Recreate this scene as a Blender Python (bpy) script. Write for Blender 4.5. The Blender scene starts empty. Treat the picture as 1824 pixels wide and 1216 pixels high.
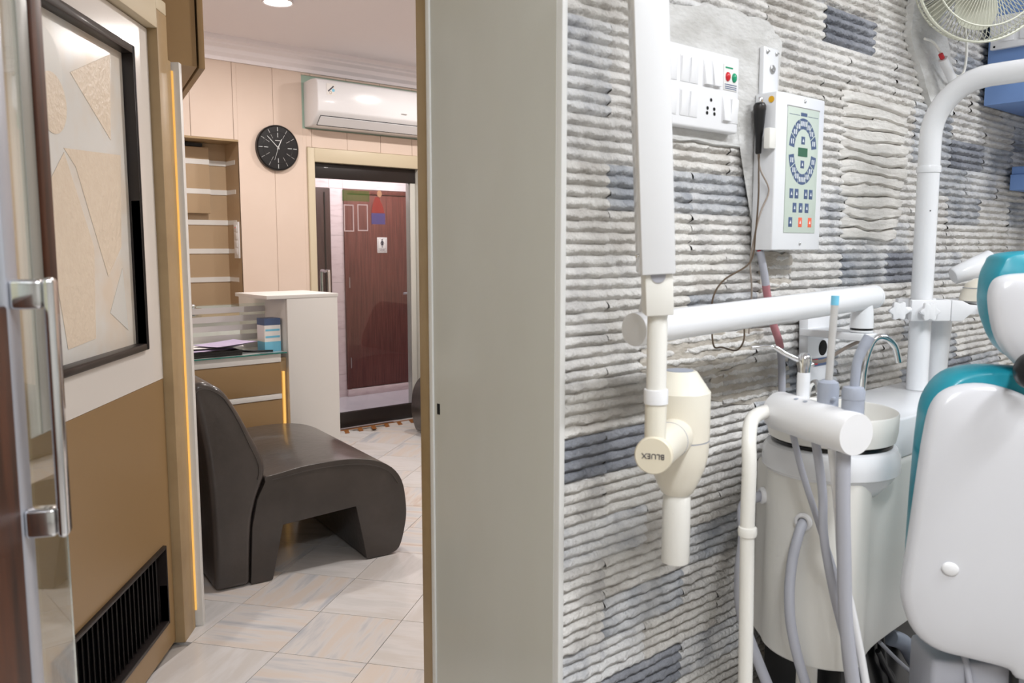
import bpy, bmesh, math, random
from mathutils import Vector, Matrix
random.seed(7)
S = bpy.context.scene
COL = S.collection
# ------------------------------------------------------------------ camera
F = 1480.0                     # focal length in pixels of the 1824-wide frame
EYE = 1.30                     # eye height
PITCH = math.atan(168 / F)     # looking slightly down
YAW = math.atan(1728 / F)      # the walls run along +X; the view turns off them
cam_d = bpy.data.cameras.new('camera'); cam = bpy.data.objects.new('camera', cam_d); COL.objects.link(cam)
cam_d.sensor_fit = 'HORIZONTAL'; cam_d.sensor_width = 36.0; cam_d.lens = 36.0 * F / 1824
cam_d.clip_start = 0.02; cam_d.clip_end = 60
cam.location = (0, 0, EYE)
cam.rotation_euler = (math.pi / 2 - PITCH, 0, -(math.pi / 2 - YAW))
cam_d.dof.use_dof = True; cam_d.dof.focus_distance = 2.9; cam_d.dof.aperture_fstop = 7.0
S.camera = cam
# ------------------------------------------------------------------ world, exposure
w = bpy.data.worlds.new('world'); S.world = w; w.use_nodes = True
bg = w.node_tree.nodes['Background']; bg.inputs[0].default_value = (0.75, 0.85, 1.0, 1); bg.inputs[1].default_value = 0.08
S.view_settings.view_transform = 'Standard'; S.view_settings.look = 'None'
S.view_settings.exposure = 0.0; S.view_settings.gamma = 1.0; S.view_settings.use_curve_mapping = False

def area(name, loc, sx, sy, power, col, rot=(0, 0, 0), spread=180):
    l = bpy.data.lights.new(name, 'AREA'); l.shape = 'RECTANGLE'; l.size = sx; l.size_y = sy
    l.energy = power; l.color = col; l.spread = math.radians(spread)
    o = bpy.data.objects.new(name, l); COL.objects.link(o); o.location = loc; o.rotation_euler = rot
    return o
COOL = (0.95, 0.975, 1.0); WARM = (1.0, 0.94, 0.90); PINK = (1.0, 0.91, 0.96)
# tube lights on the surgery ceiling, downlights over the waiting room, an unseen lamp in the corridor
area('surgery_tube_lamp', (0.15, -0.35, 2.52), 1.2, 0.14, 40, COOL, (0, 0, 0.3))
area('surgery_tube_lamp.001', (2.05, -0.35, 2.52), 1.2, 0.14, 34, COOL)
area('corridor_lamp', (3.75, 5.90, 2.36), 0.9, 0.25, 24, PINK)
DOWN = [(2.008, 4.226), (3.45, 4.226), (2.0, 2.45), (3.45, 2.45)]  # only the first is in view; the other three are added lamps
for i, (x, y) in enumerate(DOWN):
    l = bpy.data.lights.new('downlight_lamp', 'AREA'); l.shape = 'DISK'; l.size = 0.13; l.energy = 18; l.color = WARM
    o = bpy.data.objects.new('downlight_lamp', l); COL.objects.link(o); o.location = (x, y, 2.565)

# ------------------------------------------------------------------ materials
def lin(c):
    return tuple((v / 255 / 12.92) if v / 255 <= 0.04045 else ((v / 255 + 0.055) / 1.055) ** 2.4 for v in c) + (1.0,)
MATS = {}
def mat(name, c, rough=0.5, metal=0.0, c2=None, scale=6.0, stretch=(1, 1, 1), lo=0.35, hi=0.65, bump=0.0, bscale=60.0,
        coat=0.0, trans=0.0, alpha=1.0, emit=0.0, rand=False, c3=None, ior=1.45, detail=4.0, spec=0.5, sheen=0.0):
    if name in MATS: return MATS[name]
    m = bpy.data.materials.new(name); m.use_nodes = True; nt = m.node_tree; b = nt.nodes['Principled BSDF']
    b.inputs['Base Color'].default_value = lin(c); b.inputs['Roughness'].default_value = rough
    b.inputs['Metallic'].default_value = metal; b.inputs['Coat Weight'].default_value = coat
    b.inputs['Coat Roughness'].default_value = 0.08
    b.inputs['Transmission Weight'].default_value = trans; b.inputs['Alpha'].default_value = alpha
    b.inputs['IOR'].default_value = ior; b.inputs['Specular IOR Level'].default_value = spec
    if emit:
        b.inputs['Emission Color'].default_value = lin(c); b.inputs['Emission Strength'].default_value = emit
    vec = None
    if c2 or bump:
        tc = nt.nodes.new('ShaderNodeTexCoord'); mp = nt.nodes.new('ShaderNodeMapping'); mp.inputs['Scale'].default_value = stretch
        src = tc.outputs['Object']
        if rand:
            oi = nt.nodes.new('ShaderNodeObjectInfo'); mu = nt.nodes.new('ShaderNodeMath'); mu.operation = 'MULTIPLY'; mu.inputs[1].default_value = 91.7
            nt.links.new(oi.outputs['Random'], mu.inputs[0])
            ad = nt.nodes.new('ShaderNodeVectorMath'); ad.operation = 'ADD'
            nt.links.new(src, ad.inputs[0]); nt.links.new(mu.outputs[0], ad.inputs[1]); src = ad.outputs[0]
        nt.links.new(src, mp.inputs['Vector']); vec = mp.outputs['Vector']
    if c2:
        n = nt.nodes.new('ShaderNodeTexNoise'); n.inputs['Scale'].default_value = scale; n.inputs['Detail'].default_value = detail
        n.inputs['Roughness'].default_value = 0.6
        nt.links.new(vec, n.inputs['Vector'])
        r = nt.nodes.new('ShaderNodeValToRGB'); r.color_ramp.elements[0].position = lo; r.color_ramp.elements[1].position = hi
        r.color_ramp.elements[0].color = lin(c2); r.color_ramp.elements[1].color = lin(c)
        if c3:
            e = r.color_ramp.elements.new(min(0.98, hi + 0.12)); e.color = lin(c3)
        nt.links.new(n.outputs['Fac'], r.inputs['Fac']); nt.links.new(r.outputs['Color'], b.inputs['Base Color'])
    if bump:
        n2 = nt.nodes.new('ShaderNodeTexNoise'); n2.inputs['Scale'].default_value = bscale; n2.inputs['Detail'].default_value = 5
        nt.links.new(vec, n2.inputs['Vector'])
        bp = nt.nodes.new('ShaderNodeBump'); bp.inputs['Strength'].default_value = bump; bp.inputs['Distance'].default_value = 0.01
        nt.links.new(n2.outputs['Fac'], bp.inputs['Height']); nt.links.new(bp.outputs['Normal'], b.inputs['Normal'])
    MATS[name] = m
    return m
STONE = [
    mat('stone_white', (224, 221, 217), 0.85, c2=(196, 193, 190), scale=14, lo=0.36, hi=0.58, bump=0.7, bscale=140, rand=True),
    mat('stone_warm', (221, 218, 213), 0.85, c2=(197, 192, 186), scale=11, lo=0.36, hi=0.6, bump=0.7, bscale=140, rand=True),
    mat('stone_cool', (219, 218, 217), 0.85, c2=(182, 183, 187), scale=12, lo=0.36, hi=0.55, bump=0.7, bscale=140, rand=True),
    mat('stone_grey', (205, 205, 206), 0.85, c2=(154, 157, 163), scale=10, lo=0.38, hi=0.62, bump=0.7, bscale=140, rand=True),
    mat('stone_slate', (158, 160, 167), 0.85, c2=(120, 123, 131), scale=9, lo=0.36, hi=0.66, bump=0.7, bscale=140, rand=True),
]
M_PLASTER = mat('filler_plaster', (226, 223, 218), 0.9, c2=(206, 202, 196), scale=16, lo=0.3, hi=0.7, bump=0.3, bscale=50, stretch=(1, 1, 3))
M_CEMENT = mat('grey_cement', (214, 213, 211), 0.9, c2=(186, 184, 180), scale=9, lo=0.3, hi=0.65, bump=0.4, bscale=45, stretch=(1, 1, 2.5))
M_BROWNCEM = mat('stained_cement', (202, 196, 187), 0.9, c2=(166, 156, 143), scale=13, lo=0.3, hi=0.66, bump=0.5, bscale=45, stretch=(1, 1, 2.5))
M_LAMGREY = mat('grey_laminate', (204, 204, 198), 0.16, c2=(198, 197, 189), scale=1.6, lo=0.3, hi=0.7, stretch=(2, 2, 0.8), coat=0.25)
M_TAN = mat('tan_laminate', (148, 121, 85), 0.3)
M_TANF = mat('tan_frame_paint', (170, 146, 110), 0.4, c2=(154, 130, 96), scale=5, lo=0.25, hi=0.6)
M_CREAM = mat('cream_paint', (206, 194, 168), 0.45)
M_WHITELAM = mat('white_laminate', (226, 222, 217), 0.18, coat=0.3)
M_EDGE = mat('white_edging', (222, 221, 218), 0.4)
M_DARKWOOD = mat('black_stained_wood', (34, 28, 27), 0.42, coat=0.08)
M_BLACK = mat('black_plastic', (20, 20, 22), 0.3)
M_VOID = mat('dark_hole', (10, 9, 9), 0.9)
M_BROWN = mat('brown_wood_and_reflection', (84, 46, 26), 0.5, c2=(46, 25, 16), scale=6, stretch=(6, 6, 0.6), spec=0.3)  # wood panel, and the brown reflection painted at the glass edge
M_CHROME = mat('chrome', (225, 226, 228), 0.12, 1.0)
M_GREYEDGE = mat('grey_edge_colour', (140, 138, 130), 0.35)
M_SATIN = mat('satin_aluminium', (176, 178, 186), 0.35, 0.4)
M_STEEL = mat('brushed_steel', (190, 190, 190), 0.3, 1.0)
M_WHITE = mat('white_enamel', (232, 233, 236), 0.22, coat=0.3)
M_WHITEP = mat('white_plastic', (233, 233, 235), 0.35)
M_OFFW = mat('off_white_plastic', (234, 232, 226), 0.32)
M_CREAMP = mat('aged_cream_plastic', (232, 228, 214), 0.28, c2=(230, 222, 206), scale=3)
M_GREYP = mat('grey_rubber', (170, 171, 180), 0.5)
M_GREYB = mat('blue_grey_plastic', (160, 166, 180), 0.4)
M_SHELL = mat('grey_white_shell', (208, 208, 212), 0.22, coat=0.2)
M_TEAL = mat('teal_vinyl', (34, 150, 168), 0.35, c2=(28, 138, 158), scale=7, coat=0.15, bump=0.08, bscale=30)
M_LEATHER = mat('dark_brown_leather', (70, 64, 61), 0.3, c2=(58, 53, 50), scale=5, bump=0.14, bscale=26, coat=0.25)
M_BLUE = mat('blue_laminate', (120, 152, 206), 0.45)
M_WALLB = mat('beige_wall_panel', (220, 202, 188), 0.5, c2=(217, 198, 183), scale=2)
M_CEIL = mat('ceiling_paint', (242, 238, 242), 0.8)
M_WALLP = mat('plain_wall_paint', (214, 212, 206), 0.8)
M_TANSH = mat('niche_tan', (178, 154, 124), 0.45)
M_LEDW = mat('warm_light_strip', (250, 196, 104), 0.5, emit=0.55)
M_LEDD = mat('lit_diffuser', (255, 248, 240), 0.5, emit=14.0)
M_TUBE = mat('lit_tube', (240, 247, 255), 0.5, emit=9.0)
M_GLASS = mat('clear_glass', (235, 245, 242), 0.02, trans=1.0, ior=1.45)
M_GLASSW = mat('desk_glass', (214, 220, 218), 0.06, coat=0.4)
M_GLASST = mat('green_glass_edge', (60, 150, 140), 0.15, trans=0.4)
M_FROSTBAND = mat('frosted_band', (206, 204, 200), 0.6, alpha=0.9)
M_FROST = mat('frosted_pane', (226, 228, 226), 0.2, c2=(224, 212, 196), scale=2.2, lo=0.40, hi=0.60)  # peach clouding paints warm light on the frosted glass
M_FROSTP = mat('etched_warm_light_pane', (232, 219, 200), 0.3, c2=(227, 213, 194), scale=40, bump=0.3, bscale=70)  # peach stands in for warm light caught by the etching
M_FROSTG = mat('etched_grey_pane', (216, 217, 213), 0.3)
M_PINKM = mat('pink_marble', (228, 210, 212), 0.3, c2=(206, 186, 188), scale=7, stretch=(1, 1, 5), lo=0.28, hi=0.5, rand=True)
M_CORRF = mat('corridor_floor', (206, 200, 208), 0.25)
M_DOORW = mat('brown_wood_door', (122, 70, 62), 0.4, c2=(84, 44, 40), scale=5, stretch=(14, 14, 0.7), lo=0.3, hi=0.7)
M_DOORD = mat('dark_wood_door', (74, 52, 48), 0.4, c2=(58, 40, 38), scale=5, stretch=(12, 12, 0.7))
M_GROUT = mat('grout', (172, 166, 160), 0.8)
MARBLE = [
    mat('marble_grey', (216, 213, 212), 0.22, c2=(182, 186, 194), scale=2.4, stretch=(1.0, 7.0, 1), lo=0.30, hi=0.47, c3=(218, 208, 200), rand=True, coat=0.1),
    mat('marble_peach', (218, 212, 208), 0.22, c2=(203, 182, 168), scale=2.4, stretch=(1.0, 7.0, 1), lo=0.30, hi=0.46, c3=(206, 206, 208), rand=True, coat=0.1),
    mat('marble_plain', (219, 217, 217), 0.22, c2=(200, 199, 198), scale=2.0, stretch=(1.0, 5.0, 1), lo=0.28, hi=0.5, c3=(210, 206, 203), rand=True, coat=0.1),
]
M_INLAY = mat('brown_inlay', (150, 96, 50), 0.3)
M_PALEG = mat('pale_green_membrane', (196, 207, 196), 0.35)
M_NAVY = mat('slate_key_print', (74, 92, 128), 0.4)
M_LCD = mat('dark_green_display', (44, 96, 72), 0.25)
M_ORANGE = mat('orange_key_print', (232, 104, 74), 0.4)
M_PRINT = mat('white_print', (226, 230, 232), 0.5)
M_RED = mat('red_lens', (206, 42, 52), 0.25)
M_GREEN = mat('green_lens', (34, 152, 110), 0.25)
M_YELLOW = mat('yellow_sticker', (236, 178, 30), 0.5)
M_TEXT = mat('dark_text', (44, 42, 60), 0.5)
M_SKYB = mat('pale_blue_plastic', (120, 196, 226), 0.4)
M_STRAW = mat('clear_straw_plastic', (206, 204, 202), 0.3, alpha=0.75)
M_PURPLE = mat('lilac_paper', (196, 184, 214), 0.7)
M_PAPER = mat('white_paper', (232, 230, 228), 0.7)
M_FAN = mat('yellowed_fan_plastic', (206, 206, 190), 0.4)
M_CLOCKF = mat('clock_face', (58, 62, 70), 0.12, coat=0.5)
M_PINKC = mat('pink_cable', (176, 118, 124), 0.5)
M_CABLE = mat('taupe_cable', (150, 138, 128), 0.5)
M_DKCABLE = mat('brown_cable', (88, 72, 56), 0.5)
M_GREENW = mat('pale_green_wall', (166, 190, 176), 0.7)
M_REFLG = mat('green_reflection_tint', (88, 126, 62), 0.4, alpha=0.35)  # these see-through colours paint the reflections in the entrance door
M_REFLR = mat('red_reflection_tint', (176, 78, 72), 0.4, alpha=0.6)
M_REFLB = mat('blue_reflection_tint', (96, 98, 160), 0.4, alpha=0.55)
M_REFLW = mat('pale_reflection_tint', (206, 190, 192), 0.4, alpha=0.7)
M_REFLS = mat('skin_reflection_tint', (214, 170, 140), 0.4, alpha=0.75)

# ------------------------------------------------------------------ mesh helpers
OFF = {}
class MB:
    def __init__(s): s.v = []; s.f = []
    def add(s, vs, fs):
        n = len(s.v); s.v += [tuple(p) for p in vs]; s.f += [tuple(i + n for i in f) for f in fs]; return s
    def box(s, x0, x1, y0, y1, z0, z1):
        vs = [(x, y, z) for z in (z0, z1) for y in (y0, y1) for x in (x0, x1)]
        return s.add(vs, [(0, 2, 3, 1), (4, 5, 7, 6), (0, 1, 5, 4), (2, 6, 7, 3), (0, 4, 6, 2), (1, 3, 7, 5)])
    def obox(s, c, ax, ay, az):          # centre and three half-extent vectors
        c, ax, ay, az = Vector(c), Vector(ax), Vector(ay), Vector(az)
        vs = [c + ax * i + ay * j + az * k for k in (-1, 1) for j in (-1, 1) for i in (-1, 1)]
        return s.add(vs, [(0, 2, 3, 1), (4, 5, 7, 6), (0, 1, 5, 4), (2, 6, 7, 3), (0, 4, 6, 2), (1, 3, 7, 5)])
    def tube(s, path, r, n=16, caps=True):
        P = [Vector(p) for p in path]; R = r if isinstance(r, (list, tuple)) else [r] * len(P)
        up = None; rings = []
        for i, p in enumerate(P):
            t = (P[min(i + 1, len(P) - 1)] - P[max(i - 1, 0)]).normalized()
            if up is None:
                up = Vector((0, 0, 1)) if abs(t.z) < 0.9 else Vector((1, 0, 0))
            a = t.cross(up)
            if a.length < 1e-4: a = t.cross(Vector((0.3, 1, 0.2)))
            a.normalize(); b = a.cross(t).normalized(); up = b
            rings.append([p + (a * math.cos(k * 2 * math.pi / n) + b * math.sin(k * 2 * math.pi / n)) * R[i] for k in range(n)])
        vs = [q for rg in rings for q in rg]; fs = []
        for i in range(len(P) - 1):
            for k in range(n):
                k2 = (k + 1) % n; fs.append((i * n + k, i * n + k2, (i + 1) * n + k2, (i + 1) * n + k))
        if caps:
            fs.append(tuple(range(n - 1, -1, -1))); fs.append(tuple((len(P) - 1) * n + k for k in range(n)))
        return s.add(vs, fs)
    def cyl(s, p0, p1, r0, r1=None, n=24, caps=True):
        return s.tube([p0, p1], [r0, r0 if r1 is None else r1], n, caps)
    def lathe(s, prof, c, axis=(0, 0, 1), n=32):   # prof: (radius, height along axis)
        c = Vector(c); ax = Vector(axis).normalized()
        a = ax.cross(Vector((0, 0, 1))) if abs(ax.z) < 0.9 else ax.cross(Vector((1, 0, 0))); a.normalize(); b = ax.cross(a)
        vs = []; fs = []
        for (r, h) in prof:
            for k in range(n):
                t = 2 * math.pi * k / n
                vs.append(c + ax * h + (a * math.cos(t) + b * math.sin(t)) * max(r, 1e-5))
        for i in range(len(prof) - 1):
            for k in range(n):
                k2 = (k + 1) % n; fs.append((i * n + k, i * n + k2, (i + 1) * n + k2, (i + 1) * n + k))
        if prof[0][0] > 1e-4: fs.append(tuple(range(n - 1, -1, -1)))
        if prof[-1][0] > 1e-4: fs.append(tuple((len(prof) - 1) * n + k for k in range(n)))
        return s.add(vs, fs)
    def prism(s, pts, ext):              # pts: closed loop of 3-D points, ext: extrusion vector
        e = Vector(ext); n = len(pts); A = [Vector(p) for p in pts]
        fs = [tuple(range(n - 1, -1, -1)), tuple(range(n, 2 * n))] + [(i, (i + 1) % n, (i + 1) % n + n, i + n) for i in range(n)]
        return s.add(A + [p + e for p in A], fs)
    def sphere(s, c, rx, ry=None, rz=None, nu=20, nv=12):
        ry = ry or rx; rz = rz or rx; vs = []; fs = []
        for j in range(nv + 1):
            ph = math.pi * j / nv
            for k in range(nu):
                t = 2 * math.pi * k / nu
                vs.append((c[0] + rx * math.sin(ph) * math.cos(t), c[1] + ry * math.sin(ph) * math.sin(t), c[2] + rz * math.cos(ph)))
        for j in range(nv):
            for k in range(nu):
                k2 = (k + 1) % nu; fs.append((j * nu + k, (j + 1) * nu + k, (j + 1) * nu + k2, j * nu + k2))
        return s.add(vs, fs)
    def grid(s, fn, nu, nv):
        vs = [fn(i / nu, j / nv) for j in range(nv + 1) for i in range(nu + 1)]
        return s.add(vs, [(j * (nu + 1) + i, j * (nu + 1) + i + 1, (j + 1) * (nu + 1) + i + 1, (j + 1) * (nu + 1) + i) for j in range(nv) for i in range(nu)])
    def xf(s, fn): s.v = [tuple(fn(p)) for p in s.v]; return s
    def mesh(s, name, off=(0, 0, 0), bevel=0.0, seg=2, smooth=True, ang=40, weld=True):
        bm = bmesh.new(); vv = [bm.verts.new((p[0] - off[0], p[1] - off[1], p[2] - off[2])) for p in s.v]
        for f in s.f:
            try: bm.faces.new([vv[i] for i in f])
            except ValueError: pass
        if weld: bmesh.ops.remove_doubles(bm, verts=bm.verts, dist=1e-5)
        bmesh.ops.recalc_face_normals(bm, faces=bm.faces)
        if bevel > 0:
            ed = [e for e in bm.edges if len(e.link_faces) == 2 and e.calc_face_angle(0) > math.radians(30)]
            if ed: bmesh.ops.bevel(bm, geom=ed, offset=bevel, segments=seg, profile=0.5, affect='EDGES', clamp_overlap=True)
        me = bpy.data.meshes.new(name); bm.to_mesh(me); bm.free()
        if smooth:
            for p in me.polygons: p.use_smooth = True
            me.set_sharp_from_angle(angle=math.radians(ang))
        return me
    def build(s, name, m, parent=None, org=None, **kw):
        off = OFF[parent.name] if parent else (org or s.base())
        me = s.mesh(name, off, **kw); me.materials.append(m)
        o = bpy.data.objects.new(name, me); COL.objects.link(o)
        if parent: o.parent = parent
        else: o.location = off
        OFF[o.name] = tuple(off)
        return o
    def base(s):
        xs = [p[0] for p in s.v]; ys = [p[1] for p in s.v]; zs = [p[2] for p in s.v]
        return ((min(xs) + max(xs)) / 2, (min(ys) + max(ys)) / 2, min(zs))
def tag(o, label=None, cat=None, group=None, kind=None):
    if label: o['label'] = label
    if cat: o['category'] = cat
    if group: o['group'] = group
    if kind: o['kind'] = kind
    return o
def thing(name, label, cat, loc, group=None, kind=None):
    o = bpy.data.objects.new(name, None); COL.objects.link(o); o.location = loc; o.empty_display_size = 0.05
    OFF[o.name] = tuple(loc)
    return tag(o, label, cat, group, kind)
def struct(o, label): o['kind'] = 'structure'; o['label'] = label; return o
def B(*a): return MB().box(*a)
def piece(name, me, m, parent, loc, rotz=0.0):
    o = bpy.data.objects.new(name, me); COL.objects.link(o); o.parent = parent
    of = OFF[parent.name]; o.location = (loc[0] - of[0], loc[1] - of[1], loc[2] - of[2]); o.rotation_euler = (0, 0, rotz)
    if len(me.materials) == 0: me.materials.append(None)
    o.material_slots[0].link = 'OBJECT'; o.material_slots[0].material = m
    OFF[o.name] = loc
    return o
def rnd_path(pts, n=8):
    """smooth path through points (Catmull-Rom)"""
    P = [Vector(p) for p in pts]; out = []
    for i in range(len(P) - 1):
        p0 = P[max(i - 1, 0)]; p1 = P[i]; p2 = P[i + 1]; p3 = P[min(i + 2, len(P) - 1)]
        for k in range(n):
            t = k / n
            out.append(0.5 * ((2 * p1) + (-p0 + p2) * t + (2 * p0 - 5 * p1 + 4 * p2 - p3) * t * t + (-p0 + 3 * p1 - 3 * p2 + p3) * t ** 3))
    out.append(P[-1]); return out
def text_mesh(txt, size, fn, name, m, parent, depth=0.0004):
    cu = bpy.data.curves.new('lettering', 'FONT'); cu.body = txt; cu.size = size; cu.align_x = 'CENTER'; cu.align_y = 'CENTER'; cu.extrude = depth
    to = bpy.data.objects.new('lettering_tmp', cu); COL.objects.link(to)
    dg = bpy.context.evaluated_depsgraph_get(); dg.update()
    me = bpy.data.meshes.new_from_object(to.evaluated_get(dg)); bpy.data.objects.remove(to)
    of = OFF[parent.name]
    for v in me.vertices:
        p = fn(v.co); v.co = (p[0] - of[0], p[1] - of[1], p[2] - of[2])
    me.materials.clear(); me.materials.append(m)
    o = bpy.data.objects.new(name, me); COL.objects.link(o); o.parent = parent; OFF[o.name] = of
    return o
def noise1(x, seed):
    def h(i): return random.Random(i * 7919 + seed * 104729).uniform(-1, 1)
    i = math.floor(x); t = x - i; t = t * t * (3 - 2 * t)
    return h(i) * (1 - t) + h(i + 1) * t

# =================================================================== STRUCTURE
WY = 1.016        # face of the stone wall
PX = 0.966        # face of the pillar
FW = 5.233        # far wall of the waiting room
CH = 2.58         # ceiling height
# ---- floor with marble tiles
fl = B(-1.6, 4.8, -2.2, 5.35, -0.06, -0.012).build('floor', M_GROUT)
struct(fl, 'marble tiled floor running from the surgery into the waiting room')
ang = math.radians(36.5); T = 0.31
tile_me = B(-T / 2 + 0.0012, T / 2 - 0.0012, -T / 2 + 0.0012, T / 2 - 0.0012, -0.012, 0).mesh('floor_tile', smooth=False)
tc0 = Vector((1.085, 2.431))     # a grid corner read from the photograph
e1 = Vector((math.cos(ang), math.sin(ang))); e2 = Vector((math.sin(ang), -math.cos(ang)))
for i in range(-12, 13):
    for j in range(-10, 16):
        c = tc0 + e1 * (i + 0.5) * T + e2 * (j + 0.5) * T
        surgery = -0.3 < c.x < 3.3 and -0.3 < c.y < 0.9
        if not surgery and not (0.25 < c.x < 4.3 and 1.15 < c.y < 5.2): continue
        if c.x < 0.9 and c.y > 1.45 + c.x * 1.34: continue
        if c.x > 3.2 and c.y < 2.4: continue
        k = (i * 31 + j * 17) % 7
        m = MARBLE[[0, 2, 1, 2, 0, 1, 2][k]]
        piece('floor_tile', tile_me, m, fl, (c.x, c.y, 0), ang + (math.pi / 2 if (i + j) % 2 else 0))
# inlaid zig-zag at the threshold
for k in range(9):
    x = 2.72 + k * 0.11
    MB().prism([(x, 5.10, 0.0005), (x + 0.035, 5.10, 0.0005), (x + 0.075, 5.19, 0.0005), (x + 0.04, 5.19, 0.0005)], (0, 0, 0.002)).build('border_inlay', M_INLAY, fl, smooth=False)
B(2.6, 3.7, 5.195, 5.215, 0.0005, 0.0025).build('border_inlay', M_INLAY, fl, smooth=False)
# ---- ceilings
struct(B(-1.6, 4.8, -2.2, 5.45, CH, CH + 0.06).build('ceiling', M_CEIL), 'pale flat ceiling over the waiting room and surgery')
# ---- stone wall: backing + split-face tiles
wr = struct(B(PX + 0.012, PX + 0.141, WY + 0.010, WY + 0.022, 0, CH).box(PX + 0.141, 3.5, WY + 0.010, WY + 0.134, 0, CH).build('wall_right', M_GROUT), 'wall clad with ridged split-face stone tiles in the surgery')
TW, TH, NR = 0.236, 0.08, 4
def stone_mesh(seed, wdt=TW):
    rr = random.Random(seed); nc = max(8, int(40 * wdt / TW)); rows = NR * 8
    mb = MB()
    amp = [rr.uniform(0.85, 1.1) for _ in range(NR)]
    def fn(a, b):
        x = a * wdt; z = b * TH
        r = min(NR - 1, int(z / (TH / NR) + 1e-6)); t = z / (TH / NR) - r
        rag = 0.10 * noise1(x * 60 + r * 17.1, seed + r) + 0.09 * noise1(x * 150 + r * 5, seed + 40 + r)
        tb = 0.24 + rag                       # ragged lower lip of the ridge
        if t < tb - 0.10: h = 0.05
        elif t < tb + 0.10: h = 0.05 + 0.9 * (t - tb + 0.10) / 0.20
        else:
            q = (t - tb - 0.10) / max(0.1, 0.95 - tb); h = 0.95 + 0.05 * math.sin(q * 3) - 0.80 * max(0.0, q) ** 2.2
        h = 0.0105 * amp[r] * h * (1 + 0.20 * noise1(x * 45 + r * 9, seed + 80 + r) + 0.10 * noise1(x * 140 + t * 6, seed + 120 + r))
        if b in (0.0, 1.0): h = 0.0005
        return (x, 0.004 - h, z)
    mb.grid(fn, nc, rows)
    return mb.mesh('stone_tile', smooth=True, ang=60)
SM = [stone_mesh(s) for s in range(12)]
SMH = [stone_mesh(40 + s, TW / 2) for s in range(4)]
SME = [stone_mesh(60 + s, 0.117) for s in range(3)]
# tiles that are clearly darker or greyer in the photograph: (x, z) centre -> stone kind
SPECIAL = [(1.02, 0.925, 4), (1.16, 0.925, 4), (1.16, 1.405, 4), (1.87, 1.805, 4), (1.30, 1.405, 3), (1.44, 1.405, 3),
           (2.62, 1.565, 4), (2.20, 1.245, 4), (1.24, 0.44, 4), (1.55, 0.685, 3), (2.05, 1.245, 3), (1.45, 1.165, 3), (1.3, 0.60, 3),
           (1.65, 0.925, 3), (1.88, 1.005, 3), (2.5, 1.005, 3), (2.6, 0.925, 4), (1.16, 0.605, 3), (1.78, 0.765, 3)]
nrow = 0
for r in range(-11, 15):
    z0 = 0.885 + r * TH
    xs = PX + 0.012; first = True; rr = random.Random(500 + r)
    stag = (r % 3 == 1)
    while xs < 3.44:
        if first: me = rr.choice(SME) if not stag else rr.choice(SM); wd = 0.117 if not stag else TW
        else: me = rr.choice(SM); wd = TW
        first = False
        kind = rr.choice([0, 0, 0, 1, 1, 0, 2, 0])
        if z0 < 0.6 and rr.random() < 0.22: kind = 3 if rr.random() < 0.5 else 2
        if xs > 2.1 and rr.random() < 0.2: kind = 3
        for (sx, sz, sk) in SPECIAL:
            if xs <= sx < xs + wd and z0 <= sz < z0 + TH: kind = sk
        piece('stone_tile', me, STONE[kind], wr, (xs + 0.0004, WY + 0.004, z0))
        xs += wd
# white bead at the corner and a skim under the first tiles
B(PX + 0.001, PX + 0.014, WY - 0.012, WY + 0.02, 0, CH).build('corner_bead', M_EDGE, wr, bevel=0.002)
# plaster patches on the stone
def patch(name, pts, m, depth, seed, wav=0.004, par=wr):
    rr = random.Random(seed); loop = []
    n = len(pts)
    for i in range(n):
        a, b = pts[i], pts[(i + 1) % n]
        for k in range(6):
            t = k / 6; loop.append((a[0] * (1 - t) + b[0] * t + rr.uniform(-wav, wav), a[1] * (1 - t) + b[1] * t + rr.uniform(-wav, wav)))
    bm = MB(); y = WY - depth
    cx = sum(p[0] for p in loop) / len(loop); cz = sum(p[1] for p in loop) / len(loop)
    rings = [1.0, 0.97, 0.75, 0.5, 0.25]; vs = []
    for ri, s in enumerate(rings):
        for (px, pz) in loop:
            yy = WY + 0.004 if ri == 0 else y + rr.uniform(-0.0012, 0.0012)
            vs.append((cx + (px - cx) * s, yy, cz + (pz - cz) * s))
    vs.append((cx, y, cz)); L = len(loop); fs = []
    for ri in range(len(rings) - 1):
        for i in range(L): fs.append((ri * L + i, ri * L + (i + 1) % L, (ri + 1) * L + (i + 1) % L, (ri + 1) * L + i))
    for i in range(L): fs.append(((len(rings) - 1) * L + i, (len(rings) - 1) * L + (i + 1) % L, len(vs) - 1))
    return bm.add(vs, fs).build(name, m, par, ang=60)
patch('plaster_patch', [(1.16, 1.50), (1.50, 1.50), (1.545, 1.30), (1.60, 1.52), (1.62, 1.73), (1.56, 1.77), (1.36, 1.765), (1.16, 1.73)], M_CEMENT, 0.0085, 3)
# scored filler patch: separate horizontal strokes
for k in range(13):
    z0 = 1.318 + k * 0.0268; rr = random.Random(90 + k)
    x0 = 1.905 + rr.uniform(-0.015, 0.01) + (0.02 if k < 4 else 0) ; x1 = 2.215 + rr.uniform(-0.03, 0.015) + k * 0.002
    def fn(a, b, z0=z0, x0=x0, x1=x1, k=k):
        x = x0 + (x1 - x0) * a
        lo = z0 + 0.004 * math.sin(a * 6 + k) + 0.003 * noise1(a * 9, k); hi = z0 + 0.0268 + 0.004 * math.sin(a * 6 + k + 1) + 0.003 * noise1(a * 9, k + 1) - 0.0012
        e = min(a, 1 - a) * 12
        y = WY - 0.0128 + 0.004 * (1 - b) - 0.0007 * noise1(b * 9 + k, k) if 0 < b < 1 and e > 0 else WY + 0.004
        return (x, y, lo + (hi - lo) * b)
    MB().grid(fn, 24, 6).build('filler_stroke', M_PLASTER, wr, ang=60)
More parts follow.
